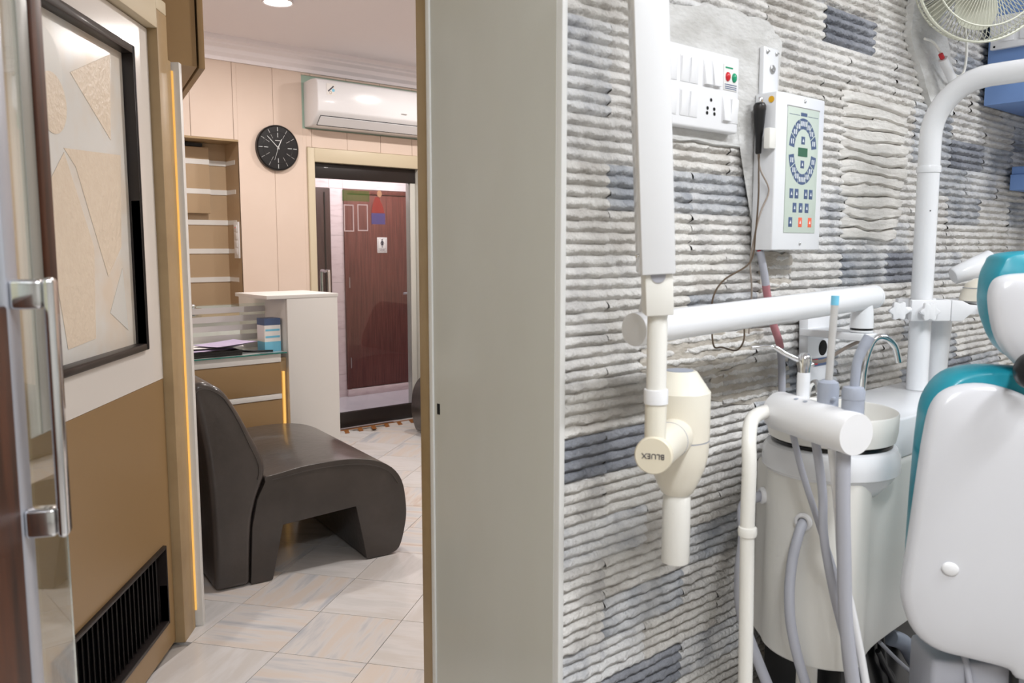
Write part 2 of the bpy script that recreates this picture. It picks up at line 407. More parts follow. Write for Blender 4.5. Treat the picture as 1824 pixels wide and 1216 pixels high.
patch('plaster_patch', [(1.575, 1.20), (1.70, 1.215), (1.70, 1.285), (1.57, 1.29)], M_BROWNCEM, 0.0005, 5)
patch('plaster_patch', [(1.19, 1.065), (1.33, 1.03), (1.50, 1.05), (1.60, 1.09), (1.60, 1.125), (1.40, 1.125), (1.19, 1.13)], M_BROWNCEM, -0.0004, 6)
patch('plaster_patch', [(1.40, 0.985), (1.60, 0.95), (1.72, 0.97), (1.70, 1.055), (1.52, 1.05), (1.42, 1.04)], M_BROWNCEM, -0.0004, 8)
patch('plaster_patch', [(2.30, 1.72), (2.36, 1.66), (2.48, 1.66), (2.50, 1.74), (2.36, 1.95), (2.22, 2.02), (2.19, 1.84)], M_CEMENT, 0.013, 9)
# ---- pillar (grey laminate) with frame edge and strike hole
pl = struct(B(PX, PX + 0.0115, WY + 0.001, 1.376, 0, CH).box(PX + 0.0115, PX + 0.14, WY + 0.0225, 1.376, 0, CH).build('wall_centre', M_LAMGREY), 'glossy pale grey laminate end of the wall beside the stone cladding')
B(PX - 0.0035, PX + 0.01, 1.372, 1.384, 0, CH).build('edge_strip', M_EDGE, pl, bevel=0.001)
B(PX - 0.0008, PX + 0.001, 1.352, 1.361, 0.963, 0.985).build('strike_hole', M_VOID, pl, smooth=False)
B(PX + 0.006, PX + 0.12, 1.384, 1.432, 0, CH).build('trim_1', M_TANF, None, bevel=0.003)
struct(bpy.data.objects['trim_1'], 'tan painted door post at the edge of the grey pillar')
# ---- back wall of waiting room front side, side walls, walls behind the camera
struct(B(PX + 0.14, 4.8, WY + 0.134, WY + 0.19, 0, CH).build('wall_front', M_WALLP), 'plain wall on the waiting room side behind the stone cladding')
struct(B(4.74, 4.8, 1.2, 5.45, 0, CH).build('wall_side', M_WALLB), 'beige side wall of the waiting room out of view')
struct(B(3.5, 3.56, -2.2, WY + 0.134, 0, CH).build('wall_end', M_WALLP), 'plain end wall of the surgery')
struct(B(-1.6, 3.56, -2.26, -2.2, 0, CH).build('wall_back', M_WALLP), 'plain wall behind the camera')
# ---- oblique partition on the left
R0 = Vector((0.906, 2.759, 0)); DU = Vector((0.5978, 0.8016, 0)); NR_ = Vector((0.8016, -0.5978, 0))
def LP(p): return R0 - DU * p[0] + NR_ * p[1] + Vector((0, 0, p[2]))     # (s back towards the camera, n out of the wall, z)
def LB(s0, s1, n0, n1, z0, z1): return MB().box(s0, s1, n0, n1, z0, z1)
wl = struct(LB(1.02, 3.6, -0.10, 0.0, 0, CH).xf(LP).build('wall_left', M_CREAM), 'cream partition holding the frosted glass door')
LB(-0.02, 1.02, -0.10, 0.0, 2.06, CH).xf(LP).build('over_panel', M_CREAM, wl)
struct(B(-1.66, -1.6, -2.26, 1.2, 0, CH).build('wall_rear', M_WALLP), 'plain side wall out of view')
# door frame
fr = thing('trim_2', 'tan painted frame around the frosted glass door', None, LP((0.0, 0, 0)), kind='structure')
LB(-0.022, 0.066, -0.10, 0.022, 0, 2.02).xf(LP).build('jamb', M_TANF, fr, bevel=0.003)
LB(0.975, 1.06, -0.10, 0.022, 0, 2.02).xf(LP).build('jamb', M_TANF, fr, bevel=0.003)
LB(0.066, 0.975, -0.10, 0.022, 1.962, 2.06).xf(LP).build('head', M_CREAM, fr, bevel=0.003)
LB(-0.022, 0.066, -0.10, 0.022, 2.0202, 2.06).xf(LP).build('head_end', M_CREAM, fr, bevel=0.003)
# door leaf: white over tan, window, louvre
d1 = thing('door_1', 'closed door with frosted window above tan panel and black vent', None, LP((0.5, -0.03, 0)), kind='structure')
SL, SR = 0.968, 0.070
nF = -0.008
LB(SR, SL, -0.05, nF, 0.012, 0.30 - 0.195).xf(LP).build('lower_panel', M_TAN, d1)
LB(SR, SL, -0.05, nF, 0.362, 0.885).xf(LP).build('lower_panel', M_TAN, d1)
LB(SR, 0.142, -0.05, nF, 0.105, 0.362).xf(LP).build('lower_panel', M_TAN, d1)
LB(0.896, SL, -0.05, nF, 0.105, 0.362).xf(LP).build('lower_panel', M_TAN, d1)
LB(SR, SL, -0.05, nF, 0.886, 0.995).xf(LP).build('upper_panel', M_WHITELAM, d1)
LB(SR, SL, -0.05, nF, 1.876, 1.958).xf(LP).build('upper_panel', M_WHITELAM, d1)
LB(SR, 0.205, -0.05, nF, 0.995, 1.876).xf(LP).build('upper_panel', M_WHITELAM, d1)
LB(0.835, SL, -0.05, nF, 0.995, 1.876).xf(LP).build('upper_panel', M_WHITELAM, d1)
wf = MB()
for (a, b, c, d) in ((0.205, 0.225, 0.995, 1.876), (0.815, 0.835, 0.995, 1.876), (0.225, 0.815, 0.995, 1.015), (0.225, 0.815, 1.852, 1.876)):
    wf.box(a, b, -0.045, 0.004, c, d)
wf.xf(LP).build('window_frame', M_DARKWOOD, d1, bevel=0.003)
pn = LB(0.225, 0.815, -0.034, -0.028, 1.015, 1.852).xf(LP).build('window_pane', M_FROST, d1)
# etched pattern on the pane (thin applied shapes, peach ones painting warm light)
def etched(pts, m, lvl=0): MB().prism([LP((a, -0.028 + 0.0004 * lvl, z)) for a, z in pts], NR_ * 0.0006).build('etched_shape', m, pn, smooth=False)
def arc(cx, cz, r, a0, a1, n=24, sx=1.0): return [(cx + sx * r * math.cos(a0 + (a1 - a0) * i / n), cz + r * math.sin(a0 + (a1 - a0) * i / n)) for i in range(n + 1)]
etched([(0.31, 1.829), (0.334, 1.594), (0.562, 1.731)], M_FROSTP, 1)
etched(arc(0.70, 1.715, 0.095, 0, 2 * math.pi, 36)[:-1], M_FROSTG, 1)
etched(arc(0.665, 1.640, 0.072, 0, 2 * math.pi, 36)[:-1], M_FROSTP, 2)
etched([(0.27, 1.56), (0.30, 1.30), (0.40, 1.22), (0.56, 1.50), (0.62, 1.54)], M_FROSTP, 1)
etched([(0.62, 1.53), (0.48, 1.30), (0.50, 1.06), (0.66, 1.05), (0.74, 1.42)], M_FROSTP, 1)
etched([(0.28, 1.06), (0.40, 1.12), (0.30, 1.24)], M_FROSTG, 1)
# louvre
vf = MB()
for (a, b, c, d) in ((0.142, 0.152, 0.105, 0.362), (0.886, 0.896, 0.105, 0.362), (0.152, 0.886, 0.105, 0.117), (0.152, 0.886, 0.351, 0.362)):
    vf.box(a, b, -0.045, 0.003, c, d)
vt = vf.xf(LP).build('vent_frame', M_DARKWOOD, d1, bevel=0.002)
LB(0.152, 0.886, -0.046, -0.04, 0.117, 0.351).xf(LP).build('vent_back', M_VOID, d1, smooth=False)
for k in range(24):
    s0 = 0.154 + k * 0.0305
    MB().prism([LP((s0, -0.034, 0.117)), LP((s0 + 0.030, -0.016, 0.117)), LP((s0 + 0.031, -0.019, 0.117)), LP((s0 + 0.002, -0.038, 0.117))], (0, 0, 0.234)).build('slat', M_DARKWOOD, d1, smooth=False)
# lit strip and white board end beside the frame
wb = thing('trim_3', 'white board end with a warm light strip beside the tan frame', None, LP((-0.06, 0, 0)), kind='structure')
LB(-0.048, -0.0225, -0.10, 0.020, 0, 1.888).xf(LP).build('return_strip', M_TANF, wb)
LB(-0.0545, -0.0490, -0.05, 0.0250, 0.06, 1.86).xf(LP).build('light_strip', M_LEDW, wb)
LB(-0.080, -0.055, -0.20, 0.044, 0, 1.888).xf(LP).build('board', M_EDGE, wb, bevel=0.002)
# overhead tan bulkhead
bk = MB().prism([(1.046, 2.815, 1.889), (1.268, 3.76, 1.889), (0.60, 3.76, 1.889), (0.72, 2.815, 1.889)], (0, 0, CH - 1.889)).build('wall_bulkhead', M_TAN, None)
struct(bk, 'tan laminate overhead bulkhead above the white board end')
MB().prism([(1.0505, 2.807, 1.884), (1.070, 2.807, 1.884), (1.292, 3.76, 1.884), (1.2725, 3.76, 1.884)], (0, 0, CH - 1.884)).build('edge_panel', M_TAN, bk, bevel=0.001)
# waiting room left wall
struct(MB().prism([(1.00, 2.98, 0), (1.03, 3.3, 0), (1.06, FW, 0), (0.94, FW, 0), (0.92, 2.98, 0)], (0, 0, CH)).build('wall_lobby', M_WALLB), 'beige side wall of the waiting room behind the leather chair')

# ---- far wall of the waiting room: panels, niche, door opening
NX0, NX1, NZ0, NZ1 = 1.35, 2.200, 0.30, 1.978
DX0, DX1, DZ = 2.712, 3.556, 1.876
fw = MB(); T0 = FW + 0.012
fw.box(0.94, NX0, T0, T0 + 0.10, 0, CH).box(NX0, NX1, T0, T0 + 0.10, NZ1, CH).box(NX0, NX1, T0, T0 + 0.10, 0, NZ0)
fw.box(NX1, DX0, T0, T0 + 0.10, 0, CH).box(DX0, DX1, T0, T0 + 0.10, DZ + 0.004, CH).box(DX1, 4.74, T0, T0 + 0.10, 0, CH)
wf_ = struct(fw.build('wall_far', M_WALLB), 'beige panelled wall with a niche, a clock and a glass door')
gx = [1.08 + 0.27 * k for k in range(14)]
G = 0.0011
for k in range(len(gx) - 1):
    a, b = gx[k] + G, gx[k + 1] - G
    spans = [(a, b, 0.0, 2.47)]
    def cut(spans, X0, X1, Z0, Z1):
        out = []
        for (a, b, c, d) in spans:
            if b <= X0 or a >= X1: out.append((a, b, c, d)); continue
            if a < X0: out.append((a, X0, c, d))
            if b > X1: out.append((X1, b, c, d))
            aa, bb = max(a, X0), min(b, X1)
            if c < Z0: out.append((aa, bb, c, Z0))
            if d > Z1: out.append((aa, bb, Z1, d))
        return out
    spans = cut(spans, NX0, NX1 - 0.012, NZ0, NZ1)
    spans = cut(spans, DX0 - 0.052, DX1 + 0.05, -1, DZ + 0.095)
    spans = cut(spans, 2.635, 3.75, 2.09, 2.44)
    for (a, b, c, d) in spans:
        if b - a > 0.006 and d - c > 0.006: B(a, b, FW, T0, c, d).build('wall_panel', M_WALLB, wf_, bevel=0.0012, seg=1)
B(2.635, 3.75, FW + 0.009, T0 - 0.0005, 2.09, 2.44).build('bare_patch', M_GREENW, wf_)
# niche lining
ni = MB(); ni.box(NX0, NX1, 5.455, 5.47, NZ0, NZ1 + 0.0)
nb = ni.build('niche_back', M_TANSH, wf_)
B(NX1 - 0.012, NX1, FW + 0.0005, 5.455, NZ0, NZ1).build('niche_side', M_TANSH, wf_)
B(NX0, NX1 - 0.012, FW + 0.0005, 5.455, NZ1 - 0.012, NZ1).build('niche_top', M_TANF, wf_)
B(NX0, NX1 - 0.012, FW + 0.0005, 5.455, NZ0, NZ0 + 0.02).build('niche_floor', M_TANSH, wf_)
for z in (1.843, 1.656, 1.46, 1.274, 1.088, 0.90):
    B(NX0, NX1 - 0.012, 5.449, 5.4555, z - 0.016, z + 0.016).build('white_band', M_EDGE, nb, smooth=False)
    B(NX1 - 0.0135, NX1 - 0.0115, 5.30, 5.455, z - 0.014, z + 0.014).build('white_band', M_EDGE, nb, smooth=False)
# cupboard door-like raised board in the niche
rb = B(NX0, 2.060, 5.405, 5.4485, 1.517, 1.935).build('raised_board', M_TANSH, wf_, bevel=0.002)
for z in (1.843, 1.656): B(NX0, 2.0605, 5.4025, 5.4055, z - 0.016, z + 0.016).build('white_band', M_EDGE, rb, smooth=False)
B(NX0, 2.02, 5.40, 5.43, 1.938, 1.958).build('dark_rail', M_BLACK, wf_)
# cornice
cp = [(0, 2.454), (-0.018, 2.454), (-0.022, 2.475), (-0.05, 2.495), (-0.062, 2.52), (-0.095, 2.535), (-0.10, 2.545), (-0.13, 2.552), (-0.135, CH), (0, CH)]
co = MB().prism([(0.94, FW + y, z) for y, z in cp], (3.8, 0, 0)).build('trim_4', M_CEIL, ang=20)
struct(co, 'stepped white ceiling cornice above the beige panelled wall')
# door frame and glass door
df = thing('trim_5', 'cream frame around the glass entrance door', None, (DX0, FW, 0), kind='structure')
B(DX0 - 0.05, DX0, FW - 0.014, 5.40, 0, DZ + 0.092).build('jamb', M_CREAM, df, bevel=0.003)
B(DX1, DX1 + 0.05, FW - 0.014, 5.40, 0, DZ + 0.092).build('jamb', M_LAMGREY, df, bevel=0.003)
B(DX0 + 0.0002, DX1 - 0.0002, FW - 0.014, 5.40, DZ, DZ + 0.092).build('head', M_CREAM, df, bevel=0.003)
d2 = thing('door_2', 'glass entrance door with black top and bottom rails', None, (3.13, 5.29, 0), kind='structure')
B(DX0 + 0.002, DX1 - 0.002, 5.262, 5.30, 1.772, DZ - 0.001).build('top_rail', M_DARKWOOD, d2, bevel=0.002)
B(DX0 + 0.002, DX1 - 0.002, 5.262, 5.30, 0.003, 0.112).build('bottom_rail', M_DARKWOOD, d2, bevel=0.002)
gp = B(DX0 + 0.004, DX1 - 0.045, 5.277, 5.283, 0.112, 1.772).build('glass_pane', M_GLASS, d2, smooth=False)
B(DX1 - 0.045, DX1 - 0.002, 5.266, 5.296, 0.112, 1.772).build('stile', M_LAMGREY, d2, bevel=0.002)
hd = MB().tube(rnd_path([(2.80, 5.277, 1.13), (2.80, 5.235, 1.135), (2.80, 5.225, 1.11), (2.80, 5.225, 0.9), (2.80, 5.225, 0.73), (2.80, 5.235, 0.705), (2.80, 5.277, 0.71)], 6), 0.011, 12).build('handle', M_CHROME, d2)
MB().tube(rnd_path([(2.80, 5.283, 1.13), (2.80, 5.325, 1.135), (2.80, 5.335, 1.11), (2.80, 5.335, 0.9), (2.80, 5.335, 0.73), (2.80, 5.325, 0.705), (2.80, 5.283, 0.71)], 6), 0.011, 12).build('handle', M_CHROME, d2)
# reflections in the glass, painted as translucent notices and a picture
def reflection(x0, x1, z0, z1, m, y=5.2755): return B(x0, x1, y, y + 0.0012, z0, z1)
po = thing('notice_reflection', 'left one of two small framed notices reflected in the glass door, painted on it', 'reflected_notice', (3.0, 5.2765, 1.41), 'painted reflections of framed notices')
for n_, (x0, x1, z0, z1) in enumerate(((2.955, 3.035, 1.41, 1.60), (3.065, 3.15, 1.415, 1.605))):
    if n_: po = thing('notice_reflection', 'right one of two small framed notices reflected in the glass door, painted on it', 'reflected_notice', (3.107, 5.2765, 1.41), 'painted reflections of framed notices')
    B(x0, x1, 5.2752, 5.2766, z1 - 0.008, z1).build('border', M_REFLW, po, smooth=False)
    B(x0, x1, 5.2752, 5.2766, z0, z0 + 0.008).build('border', M_REFLW, po, smooth=False)
    B(x0, x0 + 0.008, 5.2752, 5.2766, z0 + 0.008, z1 - 0.008).build('border', M_REFLW, po, smooth=False)
    B(x1 - 0.008, x1, 5.2752, 5.2766, z0 + 0.008, z1 - 0.008).build('border', M_REFLW, po, smooth=False)
gs = B(2.945, 3.165, 5.2752, 5.2766, 1.625, 1.70).build('green_reflection', M_REFLG, None, smooth=False)
tag(gs, 'translucent green film patch painting a reflection above the notices in the glass door', 'tint')
pc = thing('picture_reflection', 'painted reflection of a small red and blue picture in the glass door', 'reflection', (3.235, 5.2765, 1.465))
B(3.18, 3.295, 5.2752, 5.2766, 1.465, 1.545).build('blue_field', M_REFLB, pc, smooth=False)
MB().prism([(3.18, 5.2752, 1.546), (3.29, 5.2752, 1.546), (3.275, 5.2752, 1.60), (3.245, 5.2752, 1.66), (3.215, 5.2752, 1.66), (3.19, 5.2752, 1.60)], (0, 0.0014, 0)).build('red_field', M_REFLR, pc, smooth=False)
MB().prism([(3.25 + 0.02 * math.cos(t * 0.5236), 5.2750, 1.685 + 0.025 * math.sin(t * 0.5236)) for t in range(12)], (0, 0.0016, 0)).build('pale_oval', M_REFLS, pc, smooth=False)
# ---- corridor beyond
YB = 6.395
struct(B(2.3, 5.2, 5.35, 6.6, -0.06, 0.0).build('floor_corridor', M_CORRF), 'pale lavender corridor floor beyond the glass door')
struct(B(2.3, 5.2, 5.45, 6.6, 2.40, 2.46).build('ceiling_corridor', M_CEIL), 'corridor ceiling beyond the glass door')
wc = struct(B(2.3, 5.2, YB + 0.012, YB + 0.10, 0, 2.40).build('wall_corridor', M_GROUT), 'pink marble tiled corridor wall seen through the glass door')
struct(B(2.24, 2.3, 5.35, 6.5, 0, 2.4).build('wall_corridor_side', M_PINKM), 'corridor side wall out of view')
struct(B(5.2, 5.26, 5.35, 6.5, 0, 2.4).build('wall_corridor_end', M_PINKM), 'corridor end wall out of view')
BX0, BX1, BZ = 3.575, 4.36, 1.79
KX0, KX1 = 2.95, 3.445
cx = [2.3, KX0, KX1, BX0, BX1, 4.75, 5.2]
for i in range(len(cx) - 1):
    zs = [0, 0.20, 0.60, 1.0, 1.40, BZ + 0.006, 2.1, 2.4]
    for j in range(len(zs) - 1):
        if cx[i] in (KX0, BX0) and zs[j] < BZ - 0.01: continue
        B(cx[i] + 0.001, cx[i + 1] - 0.001, YB, YB + 0.012, zs[j] + 0.001, zs[j + 1] - 0.001).build('marble_tile', M_PINKM, wc, smooth=False)
B(BX0, BX1, YB - 0.03, YB + 0.011, 0, 0.062).build('sill', M_PINKM, wc, bevel=0.003)
d3 = thing('door_3', 'brown wood grain toilet door with a ladies sign in the corridor', None, ((BX0 + BX1) / 2, YB, 0.064), kind='structure')
B(BX0, BX0 + 0.035, YB - 0.02, YB + 0.011, 0.064, BZ).build('frame', M_DOORW, d3, bevel=0.002)
B(BX1 - 0.035, BX1, YB - 0.02, YB + 0.011, 0.064, BZ).build('frame', M_DOORW, d3, bevel=0.002)
B(BX0 + 0.035, BX1 - 0.035, YB - 0.02, YB + 0.011, BZ - 0.035, BZ).build('frame', M_DOORW, d3, bevel=0.002)
B(BX0 + 0.038, BX1 - 0.038, YB - 0.012, YB + 0.01, 0.068, BZ - 0.038).build('leaf', M_DOORW, d3, bevel=0.001)
for z in (0.25, 0.95): MB().cyl((BX0 + 0.037, YB - 0.016, z), (BX0 + 0.037, YB - 0.016, z + 0.09), 0.006, n=10).build('hinge', M_STEEL, d3)
lv = B(4.236, 4.256, YB - 0.02, YB - 0.0121, 0.815, 0.95).build('handle_plate', M_SATIN, d3, bevel=0.002)
MB().tube([(4.246, YB - 0.02, 0.885), (4.246, YB - 0.05, 0.885), (4.23, YB - 0.055, 0.885), (4.14, YB - 0.055, 0.885)], 0.010, 10).build('lever', M_SATIN, lv)
d4 = thing('door_4', 'dark wood door edge at the left of the corridor', None, ((KX0 + KX1) / 2, YB, 0), kind='structure')
B(KX0, KX1, YB - 0.016, YB + 0.01, 0, BZ).build('leaf', M_DOORD, d4, bevel=0.002)
B(KX1 - 0.06, KX1 - 0.05, YB - 0.02, YB - 0.015, 0.05, BZ - 0.03).build('groove_strip', M_VOID, d4, smooth=False)
# ladies sign
sg = thing('toilet_sign', 'white ladies toilet sign with a woman pictogram on the brown door', 'sign', (3.948, YB - 0.0125, 1.25))
YS = YB - 0.0123
B(3.898, 3.998, YS - 0.003, YS, 1.25, 1.385).build('plate', M_PAPER, sg, bevel=0.001)
for (a, b, c, d) in ((3.908, 3.988, 1.372, 1.3735), (3.908, 3.988, 1.262, 1.2635), (3.908, 3.9095, 1.262, 1.3735), (3.9865, 3.988, 1.262, 1.3735), (3.914, 3.982, 1.2865, 1.288)):
    B(a, b, YS - 0.0036, YS - 0.0028, c, d).build('rule', M_TEXT, sg, smooth=False)
def fig(pts): return MB().prism([(3.948 + a, YS - 0.0038, 1.295 + b) for a, b in pts], (0, 0.001, 0))
MB().prism([(3.948 + 0.0065 * math.cos(k * 0.4488), YS - 0.0038, 1.3645 + 0.0065 * math.sin(k * 0.4488)) for k in range(14)], (0, 0.001, 0)).build('pictogram_head', M_TEXT, sg, smooth=False)
fig([(-0.004, 0), (-0.0015, 0), (-0.0015, 0.022), (0.0015, 0.022), (0.0015, 0), (0.004, 0), (0.005, 0.022), (0.015, 0.022), (0.007, 0.048), (0.017, 0.034), (0.020, 0.037), (0.009, 0.058), (0.004, 0.061), (-0.004, 0.061), (-0.009, 0.058), (-0.020, 0.037), (-0.017, 0.034), (-0.007, 0.048), (-0.015, 0.022), (-0.005, 0.022)]).build('pictogram_body', M_TEXT, sg, smooth=False)
text_mesh('LADIES', 0.018, lambda c: (3.948 + c.x, YS - 0.0034 - c.z, 1.275 + c.y), 'lettering', M_TEXT, sg)

# =================================================================== WAITING ROOM
# ---- leather lounge chairs
CA = math.radians(-7.3); CD = Vector((math.cos(CA), math.sin(CA), 0)); CN = Vector((-math.sin(CA), math.cos(CA), 0))
BACK = [(-0.012, 0.004), (-0.011, 0.235), (-0.021, 0.495), (-0.049, 0.688), (-0.067, 0.760), (-0.058, 0.797), (-0.03, 0.808), (0.006, 0.797), (0.05, 0.762),
        (0.098, 0.682), (0.147, 0.579), (0.183, 0.498), (0.189, 0.43), (0.155, 0.336), (0.132, 0.229), (0.120, 0.004)]
SEAT = [(0.122, 0.004), (0.208, 0.004), (0.255, 0.217), (0.56, 0.238), (0.605, 0.004), (0.700, 0.004), (0.752, 0.025), (0.782, 0.12), (0.788, 0.205), (0.768, 0.32),
        (0.702, 0.395), (0.577, 0.437), (0.386, 0.443), (0.238, 0.425), (0.191, 0.418), (0.190, 0.40), (0.157, 0.336), (0.134, 0.229)]
def smooth_loop(pts, sharp, n=4):
    out = []; L = len(pts)
    for i in range(L):
        p1 = Vector(pts[i]); p2 = Vector(pts[(i + 1) % L])
        p0 = p1 if i in sharp else Vector(pts[i - 1]); p3 = p2 if (i + 1) % L in sharp else Vector(pts[(i + 2) % L])
        if i in sharp and (i + 1) % L in sharp: out.append(p1); continue
        for k in range(n):
            t = k / n
            out.append(0.5 * ((2 * p1) + (-p0 + p2) * t + (2 * p0 - 5 * p1 + 4 * p2 - p3) * t * t + (-p0 + 3 * p1 - 3 * p2 + p3) * t ** 3))
    return out
def lounge_chair(loc, rot, label, width=0.84):
    t = thing('lounge_chair', label, 'chair', loc, 'leather lounge chairs in the waiting room')
    c, s_ = math.cos(rot), math.sin(rot)
    def W(p): return (loc[0] + c * p[0] - s_ * p[1], loc[1] + s_ * p[0] + c * p[1], loc[2] + p[2])
    bl = smooth_loop(BACK, (0, 15)); sl = smooth_loop(SEAT, (0, 1, 2, 3, 4, 5, 16, 17, 15))
    bk_ = MB().prism([(a, 0.0, z) for a, z in bl], (0, width, 0)).xf(W).build('backrest', M_LEATHER, t, bevel=0.022, seg=4, ang=50)
    se = MB().prism([(a, 0.004, z) for a, z in sl], (0, width - 0.008, 0)).xf(W).build('seat', M_LEATHER, t, bevel=0.020, seg=4, ang=50)
    # stitched seams following the near edge
    seam_b = [(a, -0.001, z) for a, z in bl[16:50]]
    cx_ = 0.05; 
    def inset(q, d, c0): v = Vector((c0[0] - q[0], 0, c0[1] - q[2])).normalized() * d; return (q[0] + v.x, q[1], q[2] + v.z)
    MB().tube([inset(q, 0.024, (0.03, 0.45)) for q in seam_b], 0.0022, 6).xf(W).build('seam', M_LEATHER, bk_)
    seam_s = [(a, 0.003, z) for a, z in sl if a > 0.2 and z > 0.30]
    MB().tube([inset(q, 0.022, (0.45, 0.1)) for q in seam_s], 0.0022, 6).xf(W).build('seam', M_LEATHER, se)
    return t
lounge_chair((1.12, 3.012, 0), CA, 'dark brown leather lounge chair beside the white board end')
lounge_chair((3.98, 4.84, 0), math.pi + 0.03, 'dark leather chair edge peeping out behind the grey pillar')
# ---- reception desk
dk = thing('reception_desk', 'tan and white reception desk with a tall white end panel', 'desk', (1.6, 4.3, 0))
B(1.075, 1.86, 4.02, 4.62, 0.735, 0.757).build('desk_top', M_WHITELAM, dk, bevel=0.002)
B(1.075, 1.86, 4.004, 4.0185, 0.712, 0.756).build('front_edge', M_EDGE, dk, bevel=0.002)
B(1.075, 1.86, 4.01, 4.03, 0.548, 0.711).build('drawer_front', M_TAN, dk, bevel=0.002)
B(1.075, 1.86, 4.004, 4.03, 0.520, 0.546).build('white_rail', M_EDGE, dk, bevel=0.002)
B(1.075, 1.86, 4.01, 4.03, 0.05, 0.518).build('drawer_front', M_TAN, dk, bevel=0.002)
B(1.90, 2.19, 4.0, 4.02, 0, 1.035).build('end_panel', M_EDGE, dk, bevel=0.002)
B(1.90, 1.92, 4.021, 4.62, 0, 1.035).build('side_panel', M_EDGE, dk, bevel=0.002)
B(2.17, 2.19, 4.021, 4.62, 0, 1.035).build('side_panel', M_EDGE, dk, bevel=0.002)
B(1.79, 2.195, 3.998, 4.40, 1.036, 1.055).build('ledge_top', M_EDGE, dk, bevel=0.002)
B(1.870, 1.882, 4.012, 4.024, 0.05, 0.66).build('light_strip', M_LEDW, dk)
B(1.862, 1.8985, 4.026, 4.05, 0, 0.73).build('backing_strip', M_TANF, dk)
gt = B(1.08, 1.885, 3.992, 4.60, 0.7575, 0.7635).build('glass_top', M_GLASSW, dk)
B(1.08, 1.885, 3.986, 3.9919, 0.7575, 0.7635).build('polished_edge', M_GLASST, gt)
sc = B(1.075, 1.895, 4.262, 4.268, 0.764, 1.004).build('glass_screen', M_GLASS, dk, smooth=False)
for (z0, z1) in ((0.960, 0.987), (0.913, 0.942), (0.866, 0.892), (0.812, 0.842), (0.768, 0.794)):
    B(1.075, 1.895, 4.2605, 4.2618, z0 - 0.002, z1 + 0.001).build('frosted_stripe', M_FROSTBAND, sc, smooth=False)
# desk clutter
Z0 = 0.7637
lt = thing('black_tray', 'flat black document tray under papers on the reception desk', 'tray', (1.5, 4.12, Z0))
B(1.28, 1.66, 4.01, 4.23, Z0, Z0 + 0.012).build('base', M_BLACK, lt, bevel=0.004)
for (a, b, c, d) in ((1.28, 1.29, 4.01, 4.23), (1.65, 1.66, 4.01, 4.23), (1.29, 1.65, 4.01, 4.018), (1.29, 1.65, 4.222, 4.23)): B(a, b, c, d, Z0 + 0.0121, Z0 + 0.026).build('rim', M_BLACK, lt)
for i_, (x, y, r, m, h, lab) in enumerate(((1.50, 4.12, 0.1, M_PURPLE, 0.0275, 'lilac paper sheet lowest on the black tray'), (1.56, 4.13, -0.2, M_PAPER, 0.037, 'white paper sheet in the middle of the tray pile'), (1.62, 4.12, 0.35, M_PURPLE, 0.047, 'lilac paper sheet on top of the tray pile'))):
    cx_, sx_ = math.cos(r) , math.sin(r)
    def fn(a, b, x=x, y=y, cx_=cx_, sx_=sx_, h=h, i_=i_):
        u = (a - 0.5) * 0.26; v = (b - 0.5) * 0.18; zz = 0.006 * a * a + 0.0015 * math.sin(b * 5 + i_)
        return (x + cx_ * u - sx_ * v, y + sx_ * u + cx_ * v, Z0 + h + zz * (0.5 + i_ * 0.2))
    mb = MB().grid(fn, 8, 6); n = len(mb.v)
    mb.add([(p[0], p[1], p[2] + 0.003) for p in mb.v[:n]], list(mb.f))
    tag(mb.build('paper_sheet', m, None), lab, 'paper')
gb = thing('green_stamp_pad', 'small green box by the tray on the desk', 'box', (1.33, 4.06, Z0 + 0.0125))
B(1.305, 1.345, 4.03, 4.075, Z0 + 0.0125, Z0 + 0.030).build('body', M_GREEN, gb, bevel=0.003); B(1.307, 1.343, 4.032, 4.073, Z0 + 0.0302, Z0 + 0.035).build('lid', M_BLACK, gb, bevel=0.001)
bb = thing('carton', 'blue and white carton standing against the white end panel', 'carton', (1.865, 4.10, Z0))
B(1.80, 1.888, 4.06, 4.15, Z0, Z0 + 0.05).build('base_band', M_SKYB, bb); B(1.80, 1.888, 4.06, 4.15, Z0 + 0.0501, Z0 + 0.135).build('body', M_PAPER, bb)
B(1.80, 1.888, 4.06, 4.15, Z0 + 0.1351, Z0 + 0.17).build('top_band', M_NAVY, bb)
for z in (0.07, 0.105): B(1.805, 1.883, 4.0588, 4.06, Z0 + z, Z0 + z + 0.010).build('print_line', M_SKYB, bb, smooth=False)
cb = MB().tube(rnd_path([(1.66, 4.18, Z0 + 0.01), (1.70, 4.12, Z0 + 0.006), (1.74, 4.06, Z0 + 0.006), (1.79, 4.05, Z0 + 0.006), (1.83, 4.03, Z0 + 0.006)], 6), 0.005, 8).build('desk_cable', M_BLACK)
tag(cb, 'black cable lying beside the papers on the reception desk', 'cable')
# shelf things seen through the striped screen
cbn = thing('white_cabinet', 'low white cabinet below the niche behind the striped screen', 'cabinet', (1.78, 5.1, 0))
B(1.40, 2.16, 4.95, 5.22, 0, 0.86).build('body', M_WHITELAM, cbn, bevel=0.003)
B(1.62, 1.80, 4.94, 4.9499, 0.60, 0.63).build('handle_slot', M_STEEL, cbn, bevel=0.002)
B(1.38, 2.18, 4.93, 5.225, 0.8605, 0.88).build('top', M_TANSH, cbn, bevel=0.002)
tr = thing('metal_ornament', 'small silver ornament on the cabinet behind the screen', 'ornament', (1.80, 5.08, 0.881))
MB().lathe([(0.05, 0), (0.052, 0.004), (0.03, 0.01), (0.02, 0.02), (0.045, 0.035), (0.05, 0.05)], (1.80, 5.08, 0.881), n=20).build('dish', M_CHROME, tr)
MB().sphere((1.80, 5.08, 0.94), 0.02).build('knob', M_CHROME, tr)
